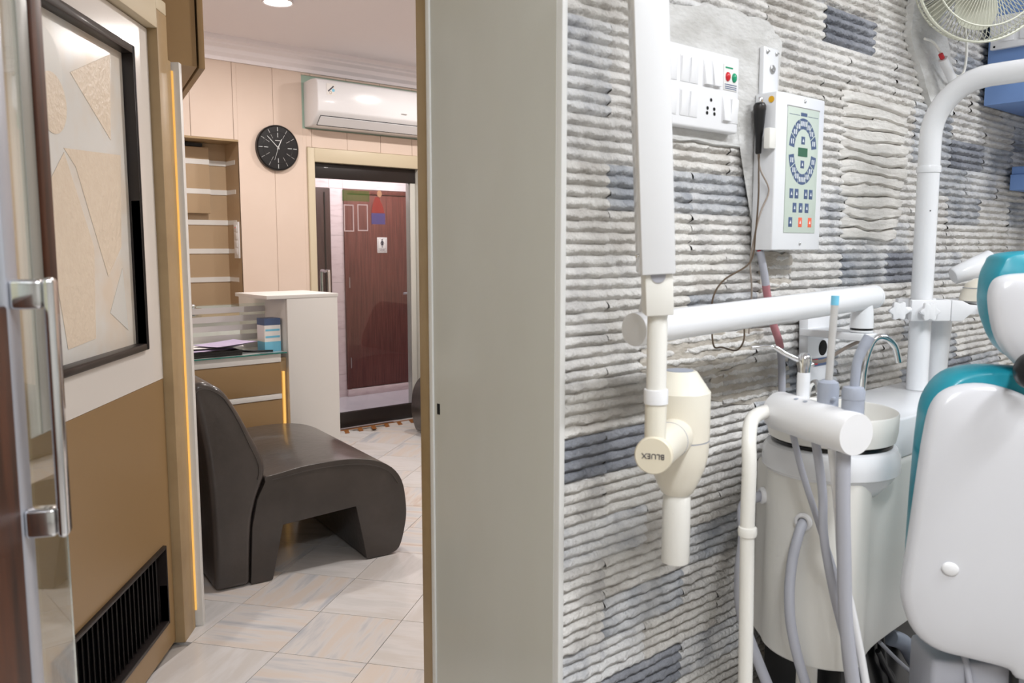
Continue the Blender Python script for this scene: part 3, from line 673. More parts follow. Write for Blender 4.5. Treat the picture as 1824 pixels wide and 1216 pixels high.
# ---- wall clock
ck = thing('wall_clock', 'round black wall clock on the beige panelled wall', 'clock', (2.443, FW, 1.80))
CC = Vector((2.443, FW - 0.0002, 1.945)); RC = 0.146
def ckp(r, a, y): return (CC.x + r * math.sin(a), CC.y - y, CC.z + r * math.cos(a))
MB().lathe([(RC - 0.004, 0), (RC, 0.004), (RC, 0.026), (RC - 0.006, 0.032), (RC - 0.010, 0.028)], CC, (0, -1, 0), 64).build('case', M_BLACK, ck)
cf = MB().lathe([(RC - 0.010, 0.026), (RC - 0.012, 0.0275)], CC, (0, -1, 0), 64).build('face', M_CLOCKF, ck)
MB().lathe([(0.100, 0.0278), (0.1015, 0.0286), (0.103, 0.0278)], CC, (0, -1, 0), 48).build('inner_ring', M_BLACK, ck)
for h in range(12):
    a = h * math.pi / 6
    for (r0, r1) in ((0.068, 0.096), (0.106, 0.132)):
        wd = 0.0011 if h % 3 else 0.0014
        d_ = Vector((math.cos(a), 0, -math.sin(a)))
        p0, p1 = Vector(ckp(r0, a, 0.028)), Vector(ckp(r1, a, 0.028))
        MB().prism([p0 - d_ * wd, p1 - d_ * wd, p1 + d_ * wd, p0 + d_ * wd], (0, -0.0008, 0)).build('hour_mark', M_STEEL if h % 3 else M_PRINT, cf, smooth=False)
for nm, a, l, wd, y in (('hour_hand', math.radians(25), 0.062, 0.0032, 0.030), ('minute_hand', math.radians(-46), 0.102, 0.0022, 0.0312), ('second_hand', math.radians(199), 0.085, 0.0010, 0.0324)):
    d_ = Vector((math.cos(a), 0, -math.sin(a))); p0, p1 = Vector(ckp(-0.012, a, y)), Vector(ckp(l, a, y))
    MB().prism([p0 - d_ * wd, p1 - d_ * wd * 0.6, p1 + d_ * wd * 0.6, p0 + d_ * wd], (0, -0.0008, 0)).build(nm, M_PRINT, ck, smooth=False)
MB().cyl((CC.x, CC.y - 0.029, CC.z), (CC.x, CC.y - 0.035, CC.z), 0.006, n=14).build('hub', M_STEEL, ck)
B(CC.x - 0.018, CC.x + 0.018, CC.y - 0.0285, CC.y - 0.0278, CC.z + 0.044, CC.z + 0.049).build('maker_mark', M_STEEL, cf, smooth=False)
# ---- air conditioner
AX0, AX1 = 2.650, 3.60
ac = thing('air_conditioner', 'white split air conditioner mounted above the glass door', 'air conditioner', (3.12, FW, 2.09))
prof = [(0, 2.098), (0, 2.392), (-0.10, 2.400), (-0.17, 2.396), (-0.193, 2.384), (-0.202, 2.36), (-0.206, 2.24), (-0.200, 2.19), (-0.182, 2.168), (-0.12, 2.108), (-0.09, 2.098)]
MB().prism([(AX0, FW + 0.006 + y, z) for y, z in prof], (AX1 - AX0, 0, 0)).build('casing', M_WHITE, ac, bevel=0.008, seg=3, ang=35)
n1 = Vector((0, -0.062, -0.060)).normalized(); 
pf0 = Vector((0, FW + 0.006 - 0.176, 2.1625)); pf1 = Vector((0, FW + 0.006 - 0.116, 2.1045)); dn = Vector((0, -0.69, -0.72)) * 0.0022
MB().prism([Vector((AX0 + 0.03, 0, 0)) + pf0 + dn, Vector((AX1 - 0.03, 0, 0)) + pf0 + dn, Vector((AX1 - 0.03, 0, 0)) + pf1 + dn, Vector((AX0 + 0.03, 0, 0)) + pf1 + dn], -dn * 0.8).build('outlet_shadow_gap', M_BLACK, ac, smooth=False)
pf0b = pf0 + Vector((0, 0.0035, -0.0035)); pf1b = pf1 + Vector((0, -0.006, 0.006))
MB().prism([Vector((AX0 + 0.033, 0, 0)) + pf0b + dn * 3, Vector((AX1 - 0.033, 0, 0)) + pf0b + dn * 3, Vector((AX1 - 0.033, 0, 0)) + pf1b + dn * 3, Vector((AX0 + 0.033, 0, 0)) + pf1b + dn * 3], -dn * 1.8).build('louvre_flap', M_WHITE, ac, smooth=False)
YA = FW + 0.006 - 0.2045
st = B(2.715, 2.775, YA - 0.0014, YA + 0.0005, 2.292, 2.366).build('sticker', M_PAPER, ac, smooth=False)
MB().prism([(2.722, YA - 0.0018, 2.318), (2.728, YA - 0.0018, 2.312), (2.768, YA - 0.0018, 2.348), (2.762, YA - 0.0018, 2.354)], (0, 0.0006, 0)).build('print_line', M_TEXT, st, smooth=False)
MB().lathe([(0.0105, 0), (0.0105, 0.0006)], (2.762, YA - 0.0012, 2.325), (0, -1, 0), 18).build('print_dot', M_SKYB, st)
MB().lathe([(0.009, 0.0), (0.009, 0.0006), (0.0065, 0.0006), (0.0065, 0)], (2.742, YA - 0.0012, 2.308), (0, -1, 0), 18).build('print_dot', M_TANF, st)
B(3.29, 3.335, YA - 0.0028, YA - 0.0012, 2.222, 2.229).build('maker_mark', M_STEEL, ac, smooth=False)
# ---- switch plate in the niche
sp = thing('niche_switch', 'narrow white switch plate on the side of the niche', 'switch', (2.186, 5.30, 1.23))
B(2.1775, 2.1878, 5.262, 5.335, 1.228, 1.462).build('plate', M_WHITEP, sp, bevel=0.002)
for k in range(4):
    B(2.1745, 2.1774, 5.278, 5.319, 1.25 + k * 0.05, 1.292 + k * 0.05).build('rocker', M_WHITEP, sp, bevel=0.001)
MB().sphere((2.1742, 5.298, 1.425), 0.004, nu=10, nv=8).build('pilot_lens', M_RED, sp)
# ---- downlights
for i, (x, y) in enumerate(DOWN):
    d = thing('downlight', ['lit round recessed downlight in the waiting room ceiling', 'recessed downlight nearest the glass door out of view', 'recessed downlight nearest the doorway out of view', 'recessed downlight in the far corner out of view'][i], 'lamp', (x, y, CH - 0.014), 'downlights in the ceiling')
    MB().lathe([(0.078, 0.0138), (0.082, 0.004), (0.078, 0.0), (0.070, 0.003), (0.068, 0.0138)], (x, y, CH - 0.014), n=40).build('ring', M_CEIL, d)
    MB().lathe([(0.0675, 0.009), (0.0675, 0.0136)], (x, y, CH - 0.014), n=40).build('diffuser', M_LEDD, d)
# surgery tube lights (housing and tube)
for (x, y, r, lab) in ((0.15, -0.35, 0.3, 'white tube light above the camera'), (2.05, -0.35, 0, 'white tube light over the dental chair')):
    t = thing('tube_light', lab, 'lamp', (x, y, CH - 0.055), 'surgery ceiling tube lights')
    c, s_ = math.cos(r), math.sin(r)
    def W(p, x=x, y=y, c=c, s_=s_): return (x + c * p[0] - s_ * p[1], y + s_ * p[0] + c * p[1], p[2])
    B(-0.62, 0.62, -0.09, 0.09, CH - 0.03, CH - 0.0005).xf(W).build('housing', M_WHITEP, t, bevel=0.004)
    for q in (-0.04, 0.04): MB().cyl((-0.6, q, CH - 0.045), (0.6, q, CH - 0.045), 0.013, n=12).xf(W).build('tube', M_TUBE, t)

# =================================================================== FOREGROUND GLASS DOOR
GE = Vector((0.266, 1.286, 0)); GD = Vector((-0.434, -0.901, 0)); GN = Vector((0.901, -0.434, 0))
def GP(p): return GE + GD * p[0] + GN * p[1] + Vector((0, 0, p[2]))
gd = thing('glass_door', 'open glass door leaf with a chrome handle at the left edge', 'door', GP((0.2, 0, 0)))
MB().box(0.0, 0.50, -0.010, 0.0, 0.01, 2.1).xf(GP).build('glass_leaf', M_GLASS, gd, smooth=False)
MB().box(0.0, 0.050, 0.0004, 0.007, 1.074, 2.1).xf(GP).build('edge_reflection', M_BROWN, gd, bevel=0.002)  # brown reflection in the glass edge, built as a strip
MB().box(0.052, 0.098, 0.0004, 0.003, 1.06, 2.1).xf(GP).build('grey_edge_band', M_GREYEDGE, gd, bevel=0.001)  # grey part of the glass edge, built as a flat strip
MB().box(0.186, 0.192, 0.0004, 0.005, 0.01, 2.1).xf(GP).build('black_gasket', M_BLACK, gd)
MB().box(0.192, 0.236, 0.0004, 0.012, 0.01, 2.1).xf(GP).build('metal_stile', M_SATIN, gd, bevel=0.003)
MB().box(0.237, 0.52, -0.020, 0.012, 0.01, 1.235).xf(GP).build('wood_panel', M_BROWN, gd, bevel=0.003)
hz0, hz1 = 0.962, 1.266
hb = MB().box(0.208, 0.234, 0.046, 0.058, hz0, hz1).xf(GP).build('handle', M_CHROME, gd, bevel=0.006, seg=3)
MB().box(0.209, 0.233, 0.0123, 0.0458, hz1 - 0.036, hz1 - 0.002).xf(GP).build('handle_arm', M_CHROME, hb, bevel=0.005, seg=3)
MB().box(0.209, 0.233, 0.0123, 0.0458, hz0 + 0.002, hz0 + 0.036).xf(GP).build('handle_arm', M_CHROME, hb, bevel=0.005, seg=3)
for z in (hz1 - 0.019, hz0 + 0.019): MB().cyl(GP((0.2085, 0.028, z)), GP((0.2065, 0.028, z)), 0.004, n=12).build('grub_screw', M_STEEL, hb)
MB().cyl(GP((0.195, 0.0005, 0.66)), GP((0.195, 0.02, 0.66)), 0.012, n=16).build('latch_knob', M_STEEL, gd)

# =================================================================== SURGERY WALL FITTINGS
# ---- switch board
sb = thing('switch_board', 'large white switch board with red and green indicators on the stone wall', 'switch', (1.33, WY, 1.53))
YS0 = WY - 0.010
SX0, SX1, SZ0, SZ1 = 1.165, 1.433, 1.522, 1.668
B(SX0, SX1, YS0 - 0.020, YS0 + 0.002, SZ0, SZ1).build('plate', M_WHITEP, sb, bevel=0.005, seg=3)
YF = YS0 - 0.0202
def rocker(x, z, on=0):
    B(x - 0.0125, x + 0.0125, YF - 0.0012, YF + 0.0002, z - 0.024, z + 0.024).build('rocker_frame', M_WHITEP, sb, bevel=0.0006)
    t0, t1 = (0.007, 0.0018) if on else (0.0016, 0.0045)
    MB().prism([(x - 0.0108, YF - 0.0013, z - 0.0215), (x - 0.0108, YF - t0, z - 0.0215), (x - 0.0108, YF - t1, z + 0.0215), (x - 0.0108, YF - 0.0013, z + 0.0215)], (0.0216, 0, 0)).build('rocker', M_WHITEP, sb, bevel=0.0008)
ZT, ZB_ = 1.626, 1.565
for x in (1.199 + 0.062, 1.226 + 0.062): rocker(x, ZT); rocker(x, ZB_)
for x in (1.199, 1.226): rocker(x, ZT); rocker(x, ZB_)
rocker(1.329, ZT, 1); rocker(1.356, ZT, 1); rocker(1.391, ZB_, 1); rocker(1.417, ZB_)
for (a, b) in ((0, 0.013), (-0.0105, -0.003), (0.0105, -0.003), (-0.0115, -0.012), (0.0115, -0.012)):
    MB().lathe([(0.0035, 0), (0.0035, 0.0005)], (1.343 + a, YF + 0.0001, ZB_ + b), (0, -1, 0), 14).build('socket_hole', M_VOID, sb)
ip = B(1.380, 1.424, YF - 0.0015, YF + 0.0001, ZT - 0.024, ZT + 0.024).build('indicator_panel', M_PAPER, sb, bevel=0.0005)
for x, m in ((1.3915, M_RED), (1.4125, M_GREEN)): MB().sphere((x, YF - 0.002, ZT + 0.001), 0.0068, 0.005, 0.009).build('lamp_lens', m, ip)
B(1.384, 1.408, YF - 0.0019, YF - 0.0013, ZT + 0.0165, ZT + 0.0195).build('print_line', M_GREEN, ip, smooth=False)
for z in (-0.0135, -0.0175, -0.021): B(1.383, 1.421, YF - 0.0019, YF - 0.0013, ZT + z - 0.0008, ZT + z + 0.0008).build('print_line', M_NAVY, ip, smooth=False)
# ---- x-ray control panel
CX0, CX1, CZ0, CZ1 = 1.520, 1.700, 1.294, 1.612
YC = 0.952
xp = thing('control_panel', 'white x-ray control box with oval pale green keypad on the stone wall', 'control panel', (1.61, WY, CZ0))
MB().prism([(CX0, WY - 0.010, CZ0), (CX0, YC + 0.004, CZ0), (CX0 + 0.022, YC, CZ0), (CX1, YC, CZ0), (CX1, WY - 0.010, CZ0)], (0, 0, CZ1 - CZ0)).build('casing', M_WHITE, xp, bevel=0.003)
mx0, mx1, mz0, mz1 = 1.554, 1.676, 1.330, 1.586
mb_ = B(mx0, mx1, YC - 0.0016, YC - 0.0002, mz0, mz1).build('membrane', M_PALEG, xp, bevel=0.0006)
YM = YC - 0.0018
MB().prism([(mx0 - 0.002, YC - 0.0012, mz1 - 0.001), (mx1 + 0.002, YC - 0.0012, mz1 - 0.001), (mx1 + 0.002, YC - 0.0012, mz1 + 0.002), (mx0 - 0.002, YC - 0.0012, mz1 + 0.002)], (0, 0.001, 0)).build('membrane_edge', M_STEEL, mb_, smooth=False)
ox, oz = (mx0 + mx1) / 2, 1.498
def oval_key(a0, a1, name='key'):
    pts = []
    for i in range(7): a = a0 + (a1 - a0) * i / 6; pts.append((ox + 0.054 * math.cos(a), YM, oz + 0.068 * math.sin(a)))
    for i in range(6, -1, -1): a = a0 + (a1 - a0) * i / 6; pts.append((ox + 0.034 * math.cos(a), YM, oz + 0.046 * math.sin(a)))
    k = MB().prism(pts, (0, 0.0008, 0)).build(name, M_NAVY, mb_, smooth=False)
    am = (a0 + a1) / 2; cx_, cz_ = ox + 0.044 * math.cos(am), oz + 0.057 * math.sin(am)
    for q in ((-0.0035, 0.0035) if a1 - a0 < 0.5 else (-0.009, -0.003, 0.003, 0.009)):
        B(cx_ + q - 0.0016, cx_ + q + 0.0016, YM - 0.0004, YM + 0.0002, cz_ - 0.005, cz_ + 0.005).build('tooth_print', M_PRINT, k, smooth=False)
for half in (0, math.pi):
    cuts = [0.12, 0.56, 0.93, 1.27, 1.87, 2.21, 2.58, 3.02]
    for i in range(7): oval_key(half + cuts[i] + 0.02, half + cuts[i + 1] - 0.02)
def keyr(x, z, m, w_=0.0072, h_=0.010):
    k = B(x - w_, x + w_, YM - 0.0002, YM + 0.0008, z - h_, z + h_).build('key', m, mb_, bevel=0.0004)
    MB().prism([(x - 0.003, YM - 0.0006, z - 0.003), (x + 0.003, YM - 0.0006, z - 0.003), (x, YM - 0.0006, z + 0.004)], (0, 0.0005, 0)).build('key_mark', M_PRINT, k, smooth=False)
keyr(ox, oz + 0.023, M_NAVY, 0.007, 0.008); keyr(ox, oz - 0.026, M_NAVY, 0.007, 0.008)
B(ox - 0.018, ox + 0.018, YM - 0.0004, YM + 0.0008, oz - 0.010, oz + 0.008).build('display', M_LCD, mb_, smooth=False)
for x in (-0.038, -0.018, 0.018, 0.038): keyr(ox + x, 1.411, M_NAVY)
for x in (-0.024, 0, 0.024): keyr(ox + x, 1.382, M_NAVY)
keyr(ox - 0.038, 1.352, M_NAVY); keyr(ox, 1.352, M_ORANGE); keyr(ox + 0.038, 1.352, M_ORANGE)
B(ox - 0.012, ox + 0.012, YM - 0.0002, YM + 0.0008, 1.570, 1.577).build('print_line', M_NAVY, mb_, smooth=False)
for s_ in (-1, 1): B(ox + s_ * 0.016 - (0.04 if s_ < 0 else 0), ox + s_ * 0.016 + (0.04 if s_ > 0 else 0), YM - 0.0001, YM + 0.0008, 1.5705, 1.5714).build('print_line', M_NAVY, mb_, smooth=False)
for z in (CZ1 - 0.011, CZ0 + 0.013): MB().sphere((ox + 0.004, YC, z), 0.004, 0.003, 0.004, 12, 8).build('screw', M_CHROME, xp)
# bracket strip above it
bs = thing('wall_bracket', 'white metal bracket strip with a bolt above the control box', 'bracket', (1.565, WY, 1.60))
B(1.531, 1.586, WY - 0.020, WY - 0.009, 1.60, 1.708).build('strip', M_WHITE, bs, bevel=0.002)
for (x, z, r) in ((1.542, 1.698, 0.004), (1.576, 1.698, 0.004), (1.562, 1.665, 0.009)):
    MB().lathe([(r, 0), (r, 0.002), (r * 0.5, 0.003), (r * 0.45, 0.006), (0.0, 0.006)], (x, WY - 0.020, z), (0, -1, 0), 16).build('bolt', M_STEEL, bs)
# exposure hand switch on the side of the control box
hs = thing('hand_switch', 'black exposure hand switch clipped to the side of the control box', 'switch', (1.506, 0.985, 1.50))
hp = (1.505, 0.985)
MB().lathe([(0.003, 1.488), (0.006, 1.49), (0.007, 1.52), (0.0105, 1.55), (0.0122, 1.575), (0.0122, 1.585), (0.0095, 1.590)], (hp[0], hp[1], 0), n=20).build('grip', M_BLACK, hs)
MB().lathe([(0.0123, 1.575), (0.0127, 1.577), (0.0127, 1.583), (0.0123, 1.585)], (hp[0], hp[1], 0), n=20).build('collar', M_DARKWOOD, hs)
MB().lathe([(0.006, 1.590), (0.006, 1.599), (0.005, 1.601)], (hp[0], hp[1], 0), n=14).build('button', M_CHROME, hs)
B(1.495, 1.5195, 0.953, 0.968, 1.497, 1.538).build('clip', M_OFFW, hs, bevel=0.003)
MB().lathe([(0.0065, 0), (0.0065, 0.001)], (1.5195, 0.968, 1.597), (-1, 0, 0), 16).build('sticker', M_YELLOW, hs)
cd = MB().tube(rnd_path([(1.504, 0.985, 1.488), (1.500, 0.975, 1.455), (1.512, 0.962, 1.415), (1.492, 0.965, 1.375), (1.478, 0.968, 1.33), (1.474, 0.975, 1.27), (1.490, 0.98, 1.21), (1.50, 0.99, 1.12)], 8), 0.0018, 8).build('hanging_cord', M_CABLE)
tag(cd, 'thin taupe cord hanging from the hand switch', 'cord')
cd = MB().tube(rnd_path([(1.502, 0.981, 1.4875), (1.489, 0.972, 1.45), (1.480, 0.965, 1.40), (1.474, 0.965, 1.33), (1.466, 0.97, 1.27), (1.40, 0.985, 1.235), (1.372, 0.99, 1.20), (1.37, 0.99, 1.15), (1.372, 0.985, 1.105), (1.40, 0.985, 1.10), (1.45, 0.985, 1.09), (1.475, 0.985, 1.11), (1.48, 0.99, 1.15)], 8), 0.0018, 8).build('looped_cord', M_DKCABLE)
tag(cd, 'thin brown cord looping below the x-ray arm', 'cord')
cd = thing('wrapped_cable', 'pink and grey taped cable running down from the control box', 'cable', (1.56, 0.99, 0.9))
pp = rnd_path([(1.530, 0.990, 1.293), (1.548, 0.988, 1.24), (1.560, 0.988, 1.20), (1.585, 0.988, 1.14), (1.615, 0.988, 1.09), (1.630, 0.99, 1.04), (1.635, 0.99, 0.98), (1.64, 0.99, 0.88)], 6)
n3 = len(pp)
MB().tube(pp[:10], 0.008, 10).build('grey_sleeve', M_GREYP, cd); MB().tube(pp[9:26], 0.0082, 10).build('pink_tape', M_PINKC, cd); MB().tube(pp[25:], 0.008, 10).build('grey_sleeve', M_GREYP, cd)
MB().cyl((1.527, 0.99, 1.2935), (1.531, 0.99, 1.280), 0.004, n=10).build('red_wire', M_RED, cd)
# ---- dental x-ray unit
xr = thing('xray_unit', 'white wall mounted dental x-ray arm with cream tube head', 'x-ray machine', (1.78, WY, 1.03))
AZ = 1.180; AY = 0.868
arm_r = 0.0262
pL = Vector((1.022, 0.884, 1.168)); pR = Vector((1.792, AY, 1.192)); ad = (pR - pL).normalized()
MB().lathe([(arm_r * 0.9, 0), (arm_r, 0.006), (arm_r, (pR - pL).length - 0.014)], pL, ad, 36).build('swing_arm', M_WHITE, xr)
MB().lathe([(arm_r, 0), (arm_r * 0.94, 0.001), (arm_r * 0.94, 0.003), (arm_r, 0.004), (arm_r, 0.010), (arm_r * 0.7, 0.017), (0.0, 0.018)], pR - ad * 0.0139, ad, 36).build('arm_cap', M_WHITE, xr)
MB().lathe([(0.0, -0.012), (arm_r * 0.7, -0.011), (arm_r * 1.03, -0.006), (arm_r * 1.06, 0.004), (arm_r * 1.06, 0.016), (arm_r, 0.0165)], pL, ad, 36).build('arm_end', M_WHITEP, xr)
jx, jy = pR.x - 0.052, AY
MB().lathe([(0.024, 1.118), (0.024, 1.122), (0.0225, 1.1225), (0.0225, 1.126), (0.0245, 1.127), (0.0225, 1.165), (0.02, 1.180)], (jx, jy, 0), n=30).build('pivot', M_WHITE, xr)
MB().lathe([(0.0236, 1.1215), (0.0236, 1.1265)], (jx, jy, 0), n=30).build('pivot_gap', M_BLACK, xr)
# wall bracket: shelf and plate
MB().prism([(jx - 0.03, jy + 0.02, 1.100), (jx - 0.026, jy - 0.016, 1.100), (jx - 0.012, jy - 0.03, 1.100), (jx + 0.012, jy - 0.03, 1.100), (jx + 0.026, jy - 0.016, 1.100), (jx + 0.03, jy + 0.02, 1.100), (jx + 0.075, WY - 0.012, 1.100), (jx - 0.02, WY - 0.012, 1.100)], (0, 0, 0.0165)).build('bracket_shelf', M_WHITE, xr, bevel=0.003)
MB().prism([(1.725, WY - 0.030, 1.155), (1.845, WY - 0.030, 1.155), (1.855, WY - 0.030, 1.085), (1.840, WY - 0.030, 0.99), (1.735, WY - 0.030, 0.99)], (0, 0.024, 0)).build('bracket_plate', M_WHITE, xr, bevel=0.004)
MB().lathe([(0.018, 0), (0.018, 0.0008)], (1.795, WY - 0.0302, 1.068), (0, -1, 0), 24).build('cable_hole', M_VOID, xr)
lb_ = B(1.745, 1.835, WY - 0.0315, WY - 0.0303, 1.027, 1.045).build('label_plate', M_NAVY, xr, smooth=False)
B(1.747, 1.772, WY - 0.0322, WY - 0.0314, 1.031, 1.044).build('label_mark', M_RED, lb_, smooth=False)
MB().lathe([(0.005, 0), (0.005, 0.0008)], (1.822, WY - 0.0302, 1.002), (0, -1, 0), 14).build('screw_hole', M_VOID, xr)
MB().tube(rnd_path([(jx + 0.005, jy, 1.099), (jx - 0.01, jy + 0.03, 1.08), (jx - 0.02, jy + 0.07, 1.05), (jx - 0.03, jy + 0.10, 1.045)], 6), 0.004, 8).build('cable', M_CABLE, xr)
# folded scissor arm rising from the arm end
cxb, cyb = 0.964, 0.800
top = Vector((0.926, 0.800, 1.80)); bot = Vector((0.9655, 0.800, 1.262))
dv = (top - bot).normalized(); sx_v = Vector((0.76, -0.65, 0)); sx_v = (sx_v - dv * sx_v.dot(dv)).normalized(); sy_v = dv.cross(sx_v)
hL = (top - bot).length / 2
MB().obox((top + bot) / 2, sx_v * 0.0245, sy_v * 0.030, dv * hL).build('scissor_arm', M_WHITE, xr, bevel=0.002)
bb2 = bot + sy_v * 0.0 - dv * 0.0
for s_ in (-1, 1): MB().sphere(tuple(bot + sx_v * (0.0255 * s_) + dv * 0.026), 0.004, nu=12, nv=8).build('side_screw', M_CHROME, xr)
# rear arm behind it joining the swing arm end
rb0 = Vector((1.05, 0.884, 1.19))
MB().tube(rnd_path([rb0, (1.045, 0.872, 1.23), (1.030, 0.853, 1.27)], 5), 0.016, 16).build('rear_riser', M_WHITEP, xr)
rt_ = Vector((0.986, 0.852, 1.80)); rbm = Vector((1.026, 0.850, 1.262))
MB().obox((rt_ + rbm) / 2, sx_v * 0.018, sy_v * 0.022, (rt_ - rbm) / 2).build('rear_arm', M_WHITEP, xr, bevel=0.002)
MB().obox((top + rt_) / 2 + dv * 0.016, sx_v * 0.026, (rt_ - top) / 2 + (rt_ - top).normalized() * 0.03, dv * 0.0155).build('elbow_cap', M_WHITEP, xr, bevel=0.006, seg=3)
# knuckle below the scissor arm, then the yoke tube
MB().obox(bot - dv * 0.031 + sx_v * 0.0015, sx_v * 0.0205, sy_v * 0.022, dv * 0.0305).build('knuckle', M_OFFW, xr, bevel=0.002)
MB().lathe([(0.011, 0), (0.011, 0.0008)], bot - dv * 0.003 + sx_v * 0.0 - sy_v * 0 + Vector((-0.65, -0.76, 0)) * 0.0222, (-0.65, -0.76, 0), 24).build('pivot_disc', M_GREYP, xr)
yk = Vector((0.972, 0.800, 0))
MB().lathe([(0.0150, 1.075), (0.0152, 1.20), (0.0150, 1.205)], (yk.x, yk.y, 0), n=28).build('yoke_tube', M_OFFW, xr)
MB().lathe([(0.0155, 1.064), (0.0182, 1.065), (0.0185, 1.085), (0.0178, 1.087), (0.0155, 1.087)], (yk.x, yk.y, 0), n=28).build('collar', M_WHITEP, xr)
MB().lathe([(0.0162, 0.99), (0.0162, 1.0645)], (yk.x, yk.y, 0), n=28).build('neck', M_CREAMP, xr)
# tube head
hc = Vector((1.137, 0.885, 0))
HR = 0.0535
MB().lathe([(0.0, 1.0895), (0.024, 1.0895), (0.0265, 1.090), (0.030, 1.088), (HR - 0.003, 1.058), (HR, 1.054), (HR, 0.972), (HR - 0.0012, 0.9715), (HR - 0.0012, 0.9705), (HR, 0.970), (HR - 0.0015, 0.945), (HR - 0.007, 0.920), (HR - 0.018, 0.893), (0.028, 0.877), (0.0245, 0.874)], (hc.x, hc.y, 0), n=48).build('tube_head', M_CREAMP, xr, ang=28)
MB().lathe([(HR - 0.001, 0.9698), (HR + 0.0004, 0.9700), (HR + 0.0004, 0.9712), (HR - 0.001, 0.9714)], (hc.x, hc.y, 0), n=48).build('head_seam', M_GREYP, xr)
MB().lathe([(0.0235, 1.0897), (0.0235, 1.0905)], (hc.x, hc.y, 0), n=32).build('top_dial', M_GREYB, xr)
MB().lathe([(0.0225, 0.8738), (0.0238, 0.866), (0.0245, 0.850), (0.0245, 0.752), (0.0235, 0.750), (0.0225, 0.752), (0.0225, 0.80)], (hc.x, hc.y, 0), n=40).build('cone', M_OFFW, xr)
# neck cylinder with the knob cap facing the room
kc = Vector((0.968, 0.797, 0.988)); ha = (Vector((hc.x, hc.y, 0.985)) - kc).normalized()
kax = Vector((-0.86, -0.51, 0.0)).normalized()
MB().cyl(kc - kax * 0.002, Vector((hc.x, hc.y, 0.985)) + kax * 0.045, 0.0275, 0.031, 40).build('yoke_hub', M_CREAMP, xr)
hj = kc + (Vector((hc.x, hc.y, 0.985)) + kax * 0.045 - kc) * 0.72
MB().lathe([(0.0296, -0.0008), (0.0306, -0.0006), (0.0306, 0.0006), (0.0296, 0.0008)], hj, (Vector((hc.x, hc.y, 0.985)) + kax * 0.045 - kc), 40).build('hub_seam', M_GREYP, xr)
M_KNOB = mat('cream_knob', (228, 219, 198), 0.3)
kn = MB().lathe([(0.0285, 0.0), (0.0290, 0.003), (0.0290, 0.012), (0.0270, 0.0145), (0.0, 0.0150)], kc, kax, 40).build('knob_cap', M_KNOB, xr)
ks = kax.cross(Vector((0, 0, 1))).normalized()     # to the viewer's right or left
if ks.dot(Vector((0.76, -0.65, 0))) < 0: ks = -ks
text_mesh('BLUEX', 0.0118, lambda c: kc + kax * (0.0153 + c.z) - ks * c.x - Vector((0, 0, 1)) * c.y, 'lettering', M_TEXT, kn)

# ---- blue cabinets, socket and fan at the right
bc = thing('blue_cabinet', 'pale blue wall cabinet high on the right of the stone wall', 'cabinet', (2.95, 0.85, 1.712))
B(2.680, 3.30, 0.62, 1.000, 1.712, 1.795).build('lower_rail', M_BLUE, bc, bevel=0.002)
B(2.688, 3.30, 0.625, 1.000, 1.796, 2.35).build('body', M_BLUE, bc, bevel=0.002)
bsf = thing('blue_shelf', 'small pale blue shelf below the blue cabinet', 'shelf', (3.1, 0.85, 1.478))
B(2.925, 3.30, 0.72, 1.000, 1.478, 1.527).build('board', M_BLUE, bsf, bevel=0.002); B(2.932, 3.30, 0.726, 1.000, 1.5272, 1.552).build('lip', M_BLUE, bsf, bevel=0.004)
sk = thing('wall_socket', 'white socket plate on the side of the blue cabinet', 'socket', (2.68, 0.9, 1.86))
B(2.672, 2.6878, 0.80, 0.990, 1.866, 1.96).build('plate', M_WHITEP, sk, bevel=0.003)
for y in (0.945, 0.895, 0.845):
    B(2.6695, 2.6718, y - 0.018, y + 0.018, 1.885, 1.925).build('module', M_WHITEP, sk, bevel=0.001)
    MB().lathe([(0.004, 0), (0.004, 0.0006)], (2.6694, y, 1.902), (-1, 0, 0), 12).build('socket_hole', M_VOID, sk)
for y in (0.978, 0.82): MB().lathe([(0.003, 0), (0.003, 0.0006)], (2.6719, y, 1.874), (-1, 0, 0), 12).build('socket_hole', M_VOID, sk)
fn_ = thing('wall_fan', 'yellowed white wall fan with a round wire grille in the top corner', 'fan', (2.25, WY, 1.90))
FC = Vector((2.245, 0.850, 1.968)); FA = Vector((-0.66, -0.745, -0.10)).normalized()
fa1 = FA.cross(Vector((0, 0, 1))).normalized(); fa2 = fa1.cross(FA).normalized()
FR = 0.165
def fp(r, t, h): return FC + FA * h + (fa1 * math.cos(t) + fa2 * math.sin(t)) * r
def ring(r, h, tr, n=64): return MB().tube([fp(r, 2 * math.pi * k / n, h) for k in range(n + 1)], tr, 6, caps=False)
ring(FR, 0.0, 0.0038).build('rim', M_FAN, fn_)
ring(FR * 0.80, 0.026, 0.0022).build('guard_ring', M_FAN, fn_)
fgw = MB()
for k in range(90):
    t = 2 * math.pi * k / 90
    fgw.tube([fp(0.058, t + 0.10, 0.038), fp(0.10, t + 0.05, 0.036), fp(FR * 0.80, t, 0.0245), fp(FR * 0.93, t - 0.02, 0.014), fp(FR, t - 0.03, 0.0)], 0.0011, 4, caps=False)
tag(fgw.build('front_wires', M_FAN, fn_), kind='stuff')
rgw = MB()
for k in range(90):
    t = 2 * math.pi * (k + 0.5) / 90
    rgw.tube([fp(FR, t, -0.002), fp(FR * 0.98, t, -0.03), fp(FR * 0.85, t, -0.058), fp(0.05, t, -0.066)], 0.0010, 4, caps=False)
tag(rgw.build('rear_wires', M_FAN, fn_), kind='stuff')
ring(FR * 0.97, -0.034, 0.0022).build('guard_ring', M_FAN, fn_)
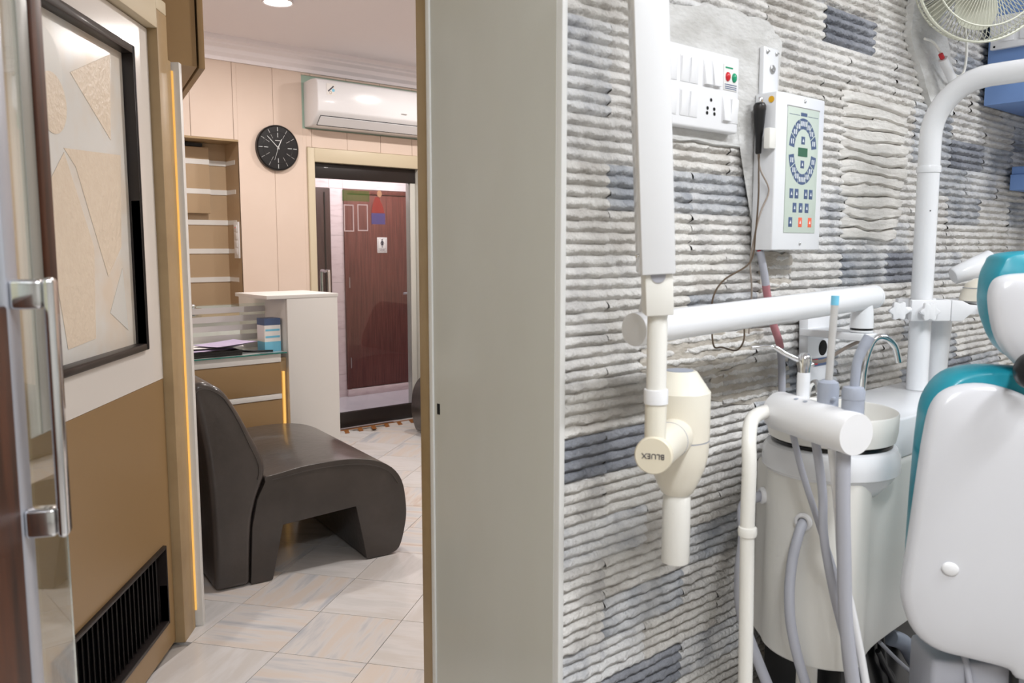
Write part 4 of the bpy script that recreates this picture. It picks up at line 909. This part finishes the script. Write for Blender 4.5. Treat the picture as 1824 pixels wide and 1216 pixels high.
MB().lathe([(0.060, 0.030), (0.062, 0.038), (0.058, 0.044), (0.045, 0.047), (0.043, 0.045), (0.03, 0.047), (0.0, 0.048)], FC, FA, 40).build('hub_badge', M_WHITEP, fn_)
for k in range(3):
    a0 = k * 2 * math.pi / 3 + 0.6
    def bl_(u, v, a0=a0):
        r = 0.03 + 0.105 * u; wdt = 0.55 * math.sin(math.pi * (0.18 + 0.74 * u)) + 0.18
        return fp(r, a0 + (v - 0.5) * 2 * wdt, -0.015 + 0.028 * (v - 0.5))
    m_ = MB().grid(bl_, 8, 8); n_ = len(m_.v); m_.add([tuple(Vector(p) - FA * 0.002) for p in m_.v[:n_]], list(m_.f))
    m_.build('blade', M_FAN, fn_)
MB().lathe([(0.03, -0.02), (0.035, -0.03), (0.05, -0.066), (0.05, -0.11), (0.035, -0.13), (0.0, -0.135)], FC, FA, 28).build('motor', M_FAN, fn_)
MB().tube([tuple(FC - FA * 0.10), (2.30, 0.985, 1.915), (2.31, WY - 0.004, 1.90)], [0.02, 0.022, 0.03], 14).build('wall_mount', M_FAN, fn_)
fc = MB().tube(rnd_path([(2.235, 0.985, 1.83), (2.275, 0.978, 1.825), (2.33, 0.975, 1.795), (2.40, 0.975, 1.762), (2.44, 0.970, 1.765), (2.455, 0.968, 1.80), (2.45, 0.968, 1.86), (2.43, 0.975, 1.92)], 7), 0.0035, 8).build('fan_cable', M_OFFW)
tag(fc, 'loose white fan cable hanging on the cement patch', 'cable')
pg = thing('cable_connector', 'white tube connector dangling from the fan cable', 'connector', (2.35, 0.972, 1.75))
MB().cyl((2.318, 0.972, 1.790), (2.372, 0.966, 1.742), 0.0115, n=16).build('sleeve', M_WHITEP, pg); MB().cyl((2.3725, 0.966, 1.7415), (2.386, 0.965, 1.730), 0.0122, n=16).build('cap', M_WHITE, pg)
MB().cyl((2.3165, 0.972, 1.791), (2.306, 0.973, 1.80), 0.006, n=10).build('red_wire', M_RED, pg)
# =================================================================== DENTAL UNIT
# ---- lamp post
lp = thing('lamp_post', 'tall white tubular lamp post bending over towards the chair', 'lamp post', (2.052, 0.876, 0.956))
px_, py_ = 2.052, 0.878
zt = 1.640
path = [(px_, py_, 0.956), (px_, py_, 1.1), (px_, py_, 1.3), (px_, py_, 1.55)]
for k in range(1, 11):
    a = math.pi / 2 * k / 10; path.append((px_, py_ - 0.125 * (1 - math.cos(a)), 1.556 + 0.125 * math.sin(a)))
path += [(px_, py_ - 0.25, 1.681), (px_, 0.35, 1.685), (px_, -0.10, 1.69)]
MB().tube(path, 0.0245, 28).build('tube', M_WHITE, lp)
MB().lathe([(0.0245, 1.474), (0.0268, 1.475), (0.0275, 1.479), (0.0275, 1.486), (0.0268, 1.490), (0.0245, 1.491)], (px_, py_, 0), n=30).build('ring', M_WHITE, lp)
MB().cyl((px_, py_ - 0.98, 1.69), (px_, py_ - 0.98, 1.60), 0.02, n=20).build('lamp_stem', M_WHITE, lp)
MB().lathe([(0.0, 1.60), (0.05, 1.595), (0.09, 1.57), (0.095, 1.545), (0.085, 1.545), (0.0, 1.575)], (px_, py_ - 0.98, 0), n=30).build('lamp_head', M_WHITE, lp)
MB().sphere((px_ - 0.018, py_ - 0.0165, 1.385), 0.0018, nu=8, nv=6).build('chip', M_BLACK, lp)
# clamp with star knobs carrying the tray, turned towards the dentist
CFw = Vector((0.6505, 0.7595, 0)); CRt = Vector((0.7595, -0.6505, 0))
def KP(p): return Vector((px_, py_, 0)) + CRt * p[0] + CFw * p[1] + Vector((0, 0, p[2]))
cl = thing('tray_clamp', 'white clamp with two star knobs and a tray arm on the lamp post', 'clamp', tuple(KP((0.0, 0.0, 1.13))))
MB().box(-0.044, 0.050, -0.044, -0.0255, 1.126, 1.176).xf(KP).build('front_bar', M_WHITEP, cl, bevel=0.003)
MB().box(-0.044, 0.050, 0.0255, 0.044, 1.126, 1.176).xf(KP).build('rear_bar', M_WHITEP, cl, bevel=0.003)
def star(a, f, z, r):
    pts = []
    for k in range(72):
        t = 2 * math.pi * k / 72 + 0.3; rr_ = r * (0.87 + 0.13 * math.cos(6 * t)); pts.append(KP((a + rr_ * math.cos(t), f, z + rr_ * math.sin(t))))
    MB().prism(pts, -CFw * 0.018 - CRt * 0.004).build('star_knob', M_WHITEP, cl, bevel=0.0025, ang=35)
    MB().cyl(KP((a, f + 0.0003, z)), KP((a, -0.0438, z)), 0.007, n=14).build('knob_stud', M_STEEL, cl)
star(-0.080, -0.052, 1.152, 0.0235); star(-0.008, -0.052, 1.150, 0.0235)
MB().cyl(KP((-0.080, -0.0435, 1.152)), KP((-0.0441, -0.036, 1.152)), 0.008, n=14).build('knob_stud', M_WHITEP, cl)
MB().prism([KP((0.051, -0.044, 1.126)), KP((0.051, -0.044, 1.176)), KP((0.076, -0.044, 1.174)), KP((0.096, -0.044, 1.164)), KP((0.20, -0.044, 1.162)), KP((0.20, -0.044, 1.144)), KP((0.096, -0.044, 1.142)), KP((0.078, -0.044, 1.126))], CFw * 0.085).build('tray_arm', M_WHITEP, cl, bevel=0.002)
MB().box(0.115, 0.36, -0.09, 0.10, 1.1645, 1.171).xf(KP).build('tray', M_WHITEP, cl, bevel=0.003)
MB().lathe([(0.030, 1.125), (0.029, 1.10), (0.024, 0.98), (0.023, 0.957)], KP((0.076, 0.060, 0)), n=28).build('support_cone', M_WHITE, cl)
# things standing on the tray behind the head rest
dm = thing('domed_case', 'cream domed case on the tray behind the headrest', 'case', tuple(KP((0.152, 0.0, 1.172))))
MB().lathe([(0.055, 0), (0.055, 0.004), (0.052, 0.02), (0.043, 0.040), (0.026, 0.052), (0.0, 0.056)], KP((0.152, 0.0, 1.172)), n=32).build('dome', M_CREAMP, dm)
MB().lathe([(0.0487, 0.030), (0.0490, 0.0315)], KP((0.152, 0.0, 1.172)), n=32).build('joint_line', M_GREYP, dm)
cu = thing('reading_lamp', 'white tapered lamp housing behind the teal headrest', 'lamp', tuple(KP((0.16, 0.06, 1.23))))
MB().lathe([(0.018, 0), (0.021, 0.003), (0.026, 0.05), (0.030, 0.10), (0.0, 0.106)], KP((0.112, 0.075, 1.228)), tuple(CRt * 0.93 + Vector((0, 0, 0.36))), 28).build('housing', M_WHITE, cu)
MB().tube([KP((0.17, 0.075, 1.235)), KP((0.17, 0.075, 1.1712))], 0.008, 12).build('stem', M_WHITE, cu)
# ---- spittoon unit
su_ = thing('spittoon_unit', 'white spittoon unit with a round basin beside the dental chair', 'spittoon', (1.6, 0.85, 0.0))
bcx, bcy = 1.518, 0.809
poly = [(1.475, 0.945)] + [(bcx + 0.1215 * math.cos(math.radians(a)), bcy + 0.1215 * math.sin(math.radians(a))) for a in range(128, 242, 12)] + [(1.485, 0.708), (1.525, 0.721), (1.60, 0.732), (1.80, 0.738), (2.13, 0.745), (2.14, 0.76), (2.14, 0.955)]
zb = 0.505
sm_ = smooth_loop(poly, (0, len(poly) - 1, len(poly) - 2, len(poly) - 3, len(poly) - 4), 3)
body = MB().prism([(p[0], p[1], zb) for p in sm_], (0, 0, 0.3655)).build('body', M_OFFW, su_, bevel=0.012, seg=3, ang=30)
B(1.625, 2.14, 0.742, 0.955, 0.8715, 0.9555).build('side_box', M_WHITE, su_, bevel=0.006, seg=3)
MB().lathe([(0.060, 0.815), (0.090, 0.828), (0.113, 0.854), (0.1225, 0.8695), (0.1240, 0.8705), (0.1255, 0.8715), (0.128, 0.874), (0.1285, 0.890), (0.1265, 0.907), (0.121, 0.917), (0.110, 0.922), (0.0, 0.922)], (bcx, bcy, 0), n=56).build('rim_cap', M_WHITE, su_, ang=32)
MB().lathe([(0.1125, 0.9222), (0.1125, 0.928)], (bcx, bcy, 0), n=56).build('dark_gap', M_BLACK, su_)
MB().lathe([(0.108, 0.9282), (0.117, 0.932), (0.1205, 0.95), (0.1215, 0.983), (0.1195, 0.986), (0.1165, 0.983), (0.112, 0.955), (0.09, 0.936), (0.0, 0.930)], (bcx, bcy, 0), n=56).build('basin', M_OFFW, su_, ang=45)
B(1.66, 1.70, 0.80, 0.86, 0.9556, 0.9566).build('drain_recess', M_GREYP, su_, smooth=False)
# feet
MB().lathe([(0.024, 0.0), (0.022, 0.02), (0.020, 0.506)], (1.475, 0.815, 0), n=24).build('leg', M_OFFW, su_)
B(1.535, 2.12, 0.775, 0.950, 0.0, 0.504).build('plinth', M_BLACK, su_, bevel=0.004)
for (x, y, z, nx, ny) in ((1.4395, 0.900, 0.806, -0.80, 0.6), (1.3985, 0.790, 0.79, -0.99, -0.15)):
    MB().lathe([(0.0135, 0), (0.0165, 0.003), (0.0165, 0.009), (0.013, 0.012), (0.0095, 0.011), (0.0095, 0.006)], (x, y, z), (nx, ny, 0), 24).build('grommet', M_WHITEP, su_)
fau = MB().tube(rnd_path([(1.600, 0.790, 0.9557), (1.595, 0.788, 1.01), (1.586, 0.780, 1.07), (1.592, 0.770, 1.115), (1.607, 0.757, 1.125), (1.624, 0.742, 1.108), (1.632, 0.735, 1.075)], 7), 0.0065, 14).build('cup_filler', M_CHROME, su_)
MB().tube(rnd_path([(1.556, 0.885, 0.945), (1.553, 0.880, 1.01), (1.545, 0.86, 1.03), (1.53, 0.845, 1.01)], 6), 0.005, 12).build('rinse_pipe', M_CHROME, su_)
# hoses from the body
h1 = MB().tube(rnd_path([(1.435, 0.904, 0.806), (1.395, 0.920, 0.79), (1.345, 0.885, 0.745), (1.318, 0.873, 0.68), (1.323, 0.868, 0.60), (1.352, 0.845, 0.50), (1.38, 0.80, 0.38), (1.41, 0.76, 0.26), (1.45, 0.74, 0.012)], 8), 0.0105, 14).build('drain_hose', M_GREYP, su_)
h2 = MB().tube(rnd_path([(1.394, 0.789, 0.79), (1.375, 0.786, 0.775), (1.358, 0.788, 0.725), (1.352, 0.788, 0.655), (1.361, 0.783, 0.58), (1.385, 0.765, 0.48), (1.41, 0.72, 0.36), (1.44, 0.70, 0.22), (1.48, 0.69, 0.012)], 8), 0.0095, 14).build('drain_hose', M_GREYP, su_)
# ---- instrument holder pole
ih = thing('instrument_holder', 'white pole with a tilted cylinder holding the dental instruments', 'instrument holder', (1.225, 0.795, 0.0))
hl = Vector((1.346, 0.822, 1.003)); hr = Vector((1.283, 0.640, 0.998)); ha_ = (hr - hl).normalized()
MB().lathe([(0.0, -0.006), (0.028, -0.005), (0.0345, 0.0), (0.0355, 0.006), (0.0355, (hr - hl).length - 0.004), (0.0345, (hr - hl).length), (0.0, (hr - hl).length + 0.0005)], hl, ha_, 44).build('holder_cylinder', M_WHITEP, ih)
MB().tube(rnd_path([(1.3445, 0.818, 1.003), (1.31, 0.826, 1.004), (1.262, 0.820, 0.998), (1.232, 0.806, 0.970), (1.222, 0.797, 0.92), (1.222, 0.797, 0.82), (1.226, 0.795, 0.6), (1.230, 0.792, 0.3), (1.230, 0.792, 0.03)], 7), 0.0125, 22).build('pole', M_OFFW, ih)
MB().lathe([(0.0125, 0.799), (0.0155, 0.801), (0.0165, 0.806), (0.0165, 0.812), (0.0155, 0.816), (0.0125, 0.818)], (1.2222, 0.7968, 0), n=26).build('ring', M_OFFW, ih)
MB().lathe([(0.09, 0), (0.09, 0.012), (0.03, 0.02), (0.0, 0.02)], (1.230, 0.792, 0.012), n=30).build('foot', M_OFFW, ih)
for t_ in (0.3, 0.42):
    q = hl + ha_ * (0.19 * t_) + Vector((0, 0, 0.0354)); MB().lathe([(0.004, 0), (0.004, 0.0006)], q + Vector((-0.012, 0.0, -0.002)), (-0.2, 0, 1), 12).build('chip', M_GREYB, ih)
def on_h(t, dz=0.0): q = hl + ha_ * ((hr - hl).length * t); return Vector((q.x + 0.016, q.y - 0.0045, q.z + 0.032 + dz))
# syringe
s1 = on_h(0.24); sy = thing('air_water_syringe', 'chrome air water syringe with a bent nozzle in the holder', 'syringe', tuple(s1))
MB().lathe([(0.0112, -0.004), (0.0115, 0.04), (0.0105, 0.045)], s1, n=20).build('handle', M_WHITE, sy)
MB().lathe([(0.0106, 0.0452), (0.0112, 0.052), (0.0135, 0.063), (0.0125, 0.073), (0.007, 0.079), (0.0, 0.080)], s1, n=20).build('head', M_CHROME, sy)
n0 = s1 + Vector((-0.008, 0.006, 0.067))
MB().tube(rnd_path([n0, n0 + Vector((-0.020, 0.017, 0.012)), n0 + Vector((-0.032, 0.028, 0.022)), n0 + Vector((-0.045, 0.038, 0.024)), n0 + Vector((-0.064, 0.055, 0.022))], 6), [0.0045] * 13 + [0.0034] * 12, 12).build('nozzle', M_CHROME, sy)
MB().sphere(tuple(s1 + Vector((0.012, -0.008, 0.058))), 0.005, nu=12, nv=8).build('button', M_CHROME, sy)
# saliva ejector
s2 = on_h(0.56); se_ = thing('saliva_ejector', 'grey saliva ejector handpiece with a clear straw and blue tip', 'saliva ejector', tuple(s2))
MB().lathe([(0.0175, -0.006), (0.018, 0.030), (0.0165, 0.038), (0.010, 0.042), (0.0, 0.042)], s2, n=24).build('handpiece', M_GREYB, se_)
B(s2.x - 0.018, s2.x - 0.008, s2.y - 0.021, s2.y - 0.0145, s2.z + 0.010, s2.z + 0.016).build('valve', M_GREYB, se_, bevel=0.002)
MB().tube([s2 + Vector((0.001, 0, 0.0415)), s2 + Vector((0.004, -0.003, 0.17))], 0.0062, 14).build('straw', M_STRAW, se_)
MB().tube([s2 + Vector((0.004, -0.003, 0.1702)), s2 + Vector((0.0043, -0.0032, 0.186))], 0.0066, 14).build('tip', M_SKYB, se_)
# suction tube
s3 = on_h(0.86); hv = thing('suction_tube', 'thick blue-grey suction handpiece with an angled nozzle', 'suction tube', tuple(s3))
MB().lathe([(0.0178, -0.008), (0.0178, 0.02), (0.0185, 0.0205), (0.0185, 0.034), (0.016, 0.040), (0.0085, 0.042), (0.0, 0.042)], s3, n=24).build('handpiece', M_GREYB, hv)
MB().tube(rnd_path([s3 + Vector((0.001, -0.001, 0.0415)), s3 + Vector((0.003, -0.002, 0.078)), s3 + Vector((0.008, -0.006, 0.099)), s3 + Vector((0.017, -0.0145, 0.124))], 6), [0.0076] * 10 + [0.0082] * 4 + [0.0092] * 5, 16).build('nozzle', M_GREYB, hv)
# instrument hoses
def hose(pts, r, m, par): return MB().tube(rnd_path(pts, 8), r, 14).build('hose', m, par)
def below(t): q = hl + ha_ * ((hr - hl).length * t); return (q.x + 0.001, q.y, q.z - 0.0355)
hose([below(0.22), (1.340, 0.765, 0.90), (1.366, 0.742, 0.80), (1.395, 0.715, 0.68), (1.40, 0.700, 0.56), (1.41, 0.68, 0.40), (1.42, 0.66, 0.01)], 0.0058, M_GREYP, sy)
hose([below(0.52), (1.316, 0.712, 0.88), (1.320, 0.708, 0.80), (1.340, 0.694, 0.69), (1.368, 0.668, 0.55), (1.385, 0.65, 0.40), (1.40, 0.63, 0.01)], 0.0075, M_GREYP, se_)
hose([below(0.86), (1.290, 0.661, 0.88), (1.293, 0.656, 0.78), (1.298, 0.650, 0.67), (1.314, 0.638, 0.55), (1.34, 0.62, 0.38), (1.36, 0.60, 0.012)], 0.0115, M_GREYP, hv)
hose([below(0.72), (1.318, 0.683, 0.85), (1.338, 0.682, 0.75), (1.364, 0.672, 0.66), (1.384, 0.656, 0.55), (1.39, 0.63, 0.40), (1.39, 0.61, 0.012)], 0.0070, M_WHITEP, ih)

# ---- dental chair
FHv = Vector((0.6505, 0.7595, 0)); RTv = Vector((0.7595, -0.6505, 0))
LA = math.radians(-6)      # the chair back is turned a little off the view
ca_, sa_ = math.cos(LA), math.sin(LA)
CR = RTv * ca_ + FHv * sa_; CF = FHv * ca_ - RTv * sa_
C0 = RTv * 0.683 + FHv * 1.40
def CP(a, f, z): return C0 + CR * a + CF * f + Vector((0, 0, z))    # a: to the right from the left edge, f: away from the viewer
dc = thing('dental_chair', 'dental chair with teal cushions and white backrest shell seen from behind', 'dental chair', tuple(CP(0.2, 0.25, 0.0)))
def tilt(z): return 0.10 * (z - 0.80)       # reclines away towards the top
OUT = [(0.022, 0.632), (0.002, 0.680), (0.000, 0.72), (0.010, 0.80), (0.022, 0.90), (0.032, 0.975), (0.045, 1.030), (0.075, 1.058), (0.13, 1.066), (0.19, 1.050), (0.235, 1.020),
       (0.28, 1.020), (0.33, 1.05), (0.385, 1.066), (0.44, 1.058), (0.47, 1.030), (0.483, 0.975), (0.493, 0.90), (0.505, 0.80), (0.515, 0.72), (0.513, 0.680), (0.493, 0.632), (0.455, 0.605),
       (0.40, 0.592), (0.34, 0.578), (0.315, 0.56), (0.20, 0.56), (0.175, 0.578), (0.115, 0.592), (0.06, 0.605)]
def shell(loop, f0, bulge, thick, rings=(1.0, 0.985, 0.95, 0.85, 0.65, 0.4, 0.15), back=True):
    lp_ = smooth_loop(loop, (), 4); cx_ = sum(p[0] for p in lp_) / len(lp_); cz_ = sum(p[1] for p in lp_) / len(lp_)
    vs = []; fs = []; L = len(lp_)
    for s in rings:
        prof = (1 - s ** 6) ** 0.5 if s < 1 else 0
        d = f0 - bulge * prof
        for p in lp_:
            a, z = cx_ + (p[0] - cx_) * s, cz_ + (p[1] - cz_) * s
            vs.append(CP(a, d + tilt(z), z))
    vs.append(CP(cx_, f0 - bulge + tilt(cz_), cz_)); c_front = len(vs) - 1
    for r in range(len(rings) - 1):
        for i in range(L): fs.append((r * L + i, r * L + (i + 1) % L, (r + 1) * L + (i + 1) % L, (r + 1) * L + i))
    for i in range(L): fs.append(((len(rings) - 1) * L + i, (len(rings) - 1) * L + (i + 1) % L, c_front))
    b0 = len(vs)
    for p in lp_: vs.append(CP(p[0], f0 + thick + tilt(p[1]), p[1]))
    for i in range(L): fs.append((i, b0 + i, b0 + (i + 1) % L, (i + 1) % L))
    fs.append(tuple(b0 + i for i in range(L)))
    return MB().add(vs, fs)
shell(OUT, 0.0, 0.022, 0.012).build('backrest_shell', M_SHELL, dc, ang=60)
def grow(loop, d):
    cx_ = sum(p[0] for p in loop) / len(loop); cz_ = sum(p[1] for p in loop) / len(loop); out = []
    for p in loop: v = Vector((p[0] - cx_, p[1] - cz_)); v = v.normalized() * (v.length + d); out.append((cx_ + v.x, cz_ + v.y))
    return out
CUSH = [(0.04, 0.65), (0.028, 0.72), (0.030, 0.80), (0.036, 0.90), (0.042, 0.975), (0.052, 1.035), (0.085, 1.078), (0.14, 1.092), (0.22, 1.090), (0.30, 1.090), (0.375, 1.092), (0.44, 1.078), (0.475, 1.035), (0.482, 0.975), (0.488, 0.90), (0.493, 0.80), (0.495, 0.72), (0.485, 0.65), (0.40, 0.61), (0.25, 0.60), (0.12, 0.61)]
def cushion(loop, f0, thick):
    lp_ = smooth_loop(loop, (), 4); cx_ = sum(p[0] for p in lp_) / len(lp_); cz_ = sum(p[1] for p in lp_) / len(lp_)
    vs = []; fs = []; L = len(lp_); st = []
    for k in range(9):
        t = math.pi * k / 8; st.append((1 - 0.065 * (1 - math.sin(t)) , f0 + thick * (0.5 - 0.5 * math.cos(t))))
    for (s, f) in st:
        for p in lp_:
            a, z = cx_ + (p[0] - cx_) * s, cz_ + (p[1] - cz_) * s; vs.append(CP(a, f + tilt(z), z))
    for r in range(len(st) - 1):
        for i in range(L): fs.append((r * L + i, r * L + (i + 1) % L, (r + 1) * L + (i + 1) % L, (r + 1) * L + i))
    fs.append(tuple(range(L - 1, -1, -1))); fs.append(tuple((len(st) - 1) * L + i for i in range(L)))
    return MB().add(vs, fs)
cushion(CUSH, 0.0135, 0.085).build('backrest_cushion', M_TEAL, dc, ang=60)
btn = MB().sphere((0, 0, 0), 0.0145, 0.005, 0.0115); btn.xf(lambda p: CP(0.069 + p[0] + p[2] * 0.15, -0.022 + tilt(0.754) + p[1], 0.754 + p[2] - p[0] * 0.25)).build('button', M_WHITEP, dc)
HO = [(0.136, 1.20), (0.138, 1.232), (0.154, 1.250), (0.198, 1.256), (0.278, 1.258), (0.358, 1.256), (0.402, 1.250), (0.418, 1.232), (0.420, 1.20), (0.408, 1.14), (0.378, 1.10), (0.338, 1.075), (0.278, 1.068), (0.218, 1.075), (0.176, 1.105), (0.148, 1.145)]
shell(HO, 0.0, 0.02, 0.012).build('headrest_shell', M_SHELL, dc, ang=60)
HCU = [(0.148, 1.18), (0.146, 1.24), (0.156, 1.272), (0.176, 1.290), (0.276, 1.296), (0.376, 1.290), (0.404, 1.272), (0.416, 1.24), (0.414, 1.18), (0.366, 1.11), (0.276, 1.09), (0.186, 1.11)]
cushion(HCU, 0.0135, 0.075).build('headrest_cushion', M_TEAL, dc, ang=60)
MB().lathe([(0.0, 0.0), (0.022, 0.002), (0.031, 0.012), (0.032, 0.03), (0.022, 0.045), (0.012, 0.048), (0.010, 0.075)], CP(0.180, -0.085 + tilt(1.1), 1.098), tuple(CF), 28).build('headrest_knob', M_BLACK, dc)
MB().obox(CP(0.25, 0.005 + tilt(1.06), 1.07), CR * 0.02, CF * 0.005, Vector((0, 0, 0.07))).build('headrest_bar', M_STEEL, dc, bevel=0.002)
# seat, arm and base below and beyond the backrest
def cb_(a0, a1, f0, f1, z0, z1, nm, m, bv): MB().obox(CP((a0 + a1) / 2, (f0 + f1) / 2, (z0 + z1) / 2), CR * ((a1 - a0) / 2), CF * ((f1 - f0) / 2), Vector((0, 0, (z1 - z0) / 2))).build(nm, m, dc, bevel=bv, seg=3)
cb_(0.06, 0.46, 0.0, 0.11, 0.40, 0.575, 'back_bracket', M_GREYP, 0.01)
cb_(0.10, 0.42, 0.0, 0.12, 0.12, 0.399, 'column', M_WHITE, 0.02)
cb_(0.02, 0.50, -0.05, 0.20, 0.0, 0.118, 'base', M_WHITE, 0.02)
h5 = MB().tube(rnd_path([tuple(CP(0.115, 0.02, 0.60)), tuple(CP(0.12, -0.02, 0.52)), tuple(CP(0.105, -0.05, 0.42)), tuple(CP(0.09, -0.05, 0.30)), tuple(CP(0.10, -0.06, 0.15))], 7), 0.006, 10).build('cable', M_GREYP, dc)
h6 = MB().tube(rnd_path([tuple(CP(0.19, -0.012, 0.58)), tuple(CP(0.185, -0.03, 0.48)), tuple(CP(0.18, -0.04, 0.30)), tuple(CP(0.20, -0.065, 0.13))], 7), 0.008, 10).build('cable', M_BLACK, dc)
# service hoses in the dark gap between the spittoon plinth and the chair
sh = thing('service_hoses', 'corrugated grey hose and cables in the dark gap under the spittoon', 'hoses', (1.82, 0.74, 0.0))
pts = rnd_path([(1.72, 0.762, 0.47), (1.777, 0.757, 0.44), (1.807, 0.748, 0.40), (1.835, 0.728, 0.34), (1.85, 0.71, 0.24), (1.86, 0.70, 0.02)], 22)
MB().tube(pts, [0.0165 + (0.0016 if k % 2 else 0) for k in range(len(pts))], 14).build('corrugated_hose', M_GREYB, sh)
MB().tube(rnd_path([(1.66, 0.76, 0.46), (1.70, 0.752, 0.40), (1.74, 0.742, 0.345), (1.78, 0.725, 0.32), (1.80, 0.71, 0.25), (1.80, 0.70, 0.01)], 8), 0.006, 10).build('black_cable', M_BLACK, sh)
MB().tube(rnd_path([(1.64, 0.748, 0.49), (1.70, 0.735, 0.435), (1.76, 0.722, 0.385), (1.82, 0.705, 0.335), (1.84, 0.69, 0.2), (1.84, 0.69, 0.01)], 8), 0.004, 10).build('thin_tube', M_GREYP, sh)
MB().tube(rnd_path([(1.68, 0.765, 0.49), (1.69, 0.760, 0.42), (1.73, 0.757, 0.37), (1.75, 0.752, 0.25), (1.75, 0.752, 0.01)], 8), 0.008, 10).build('black_cable', M_BLACK, sh)
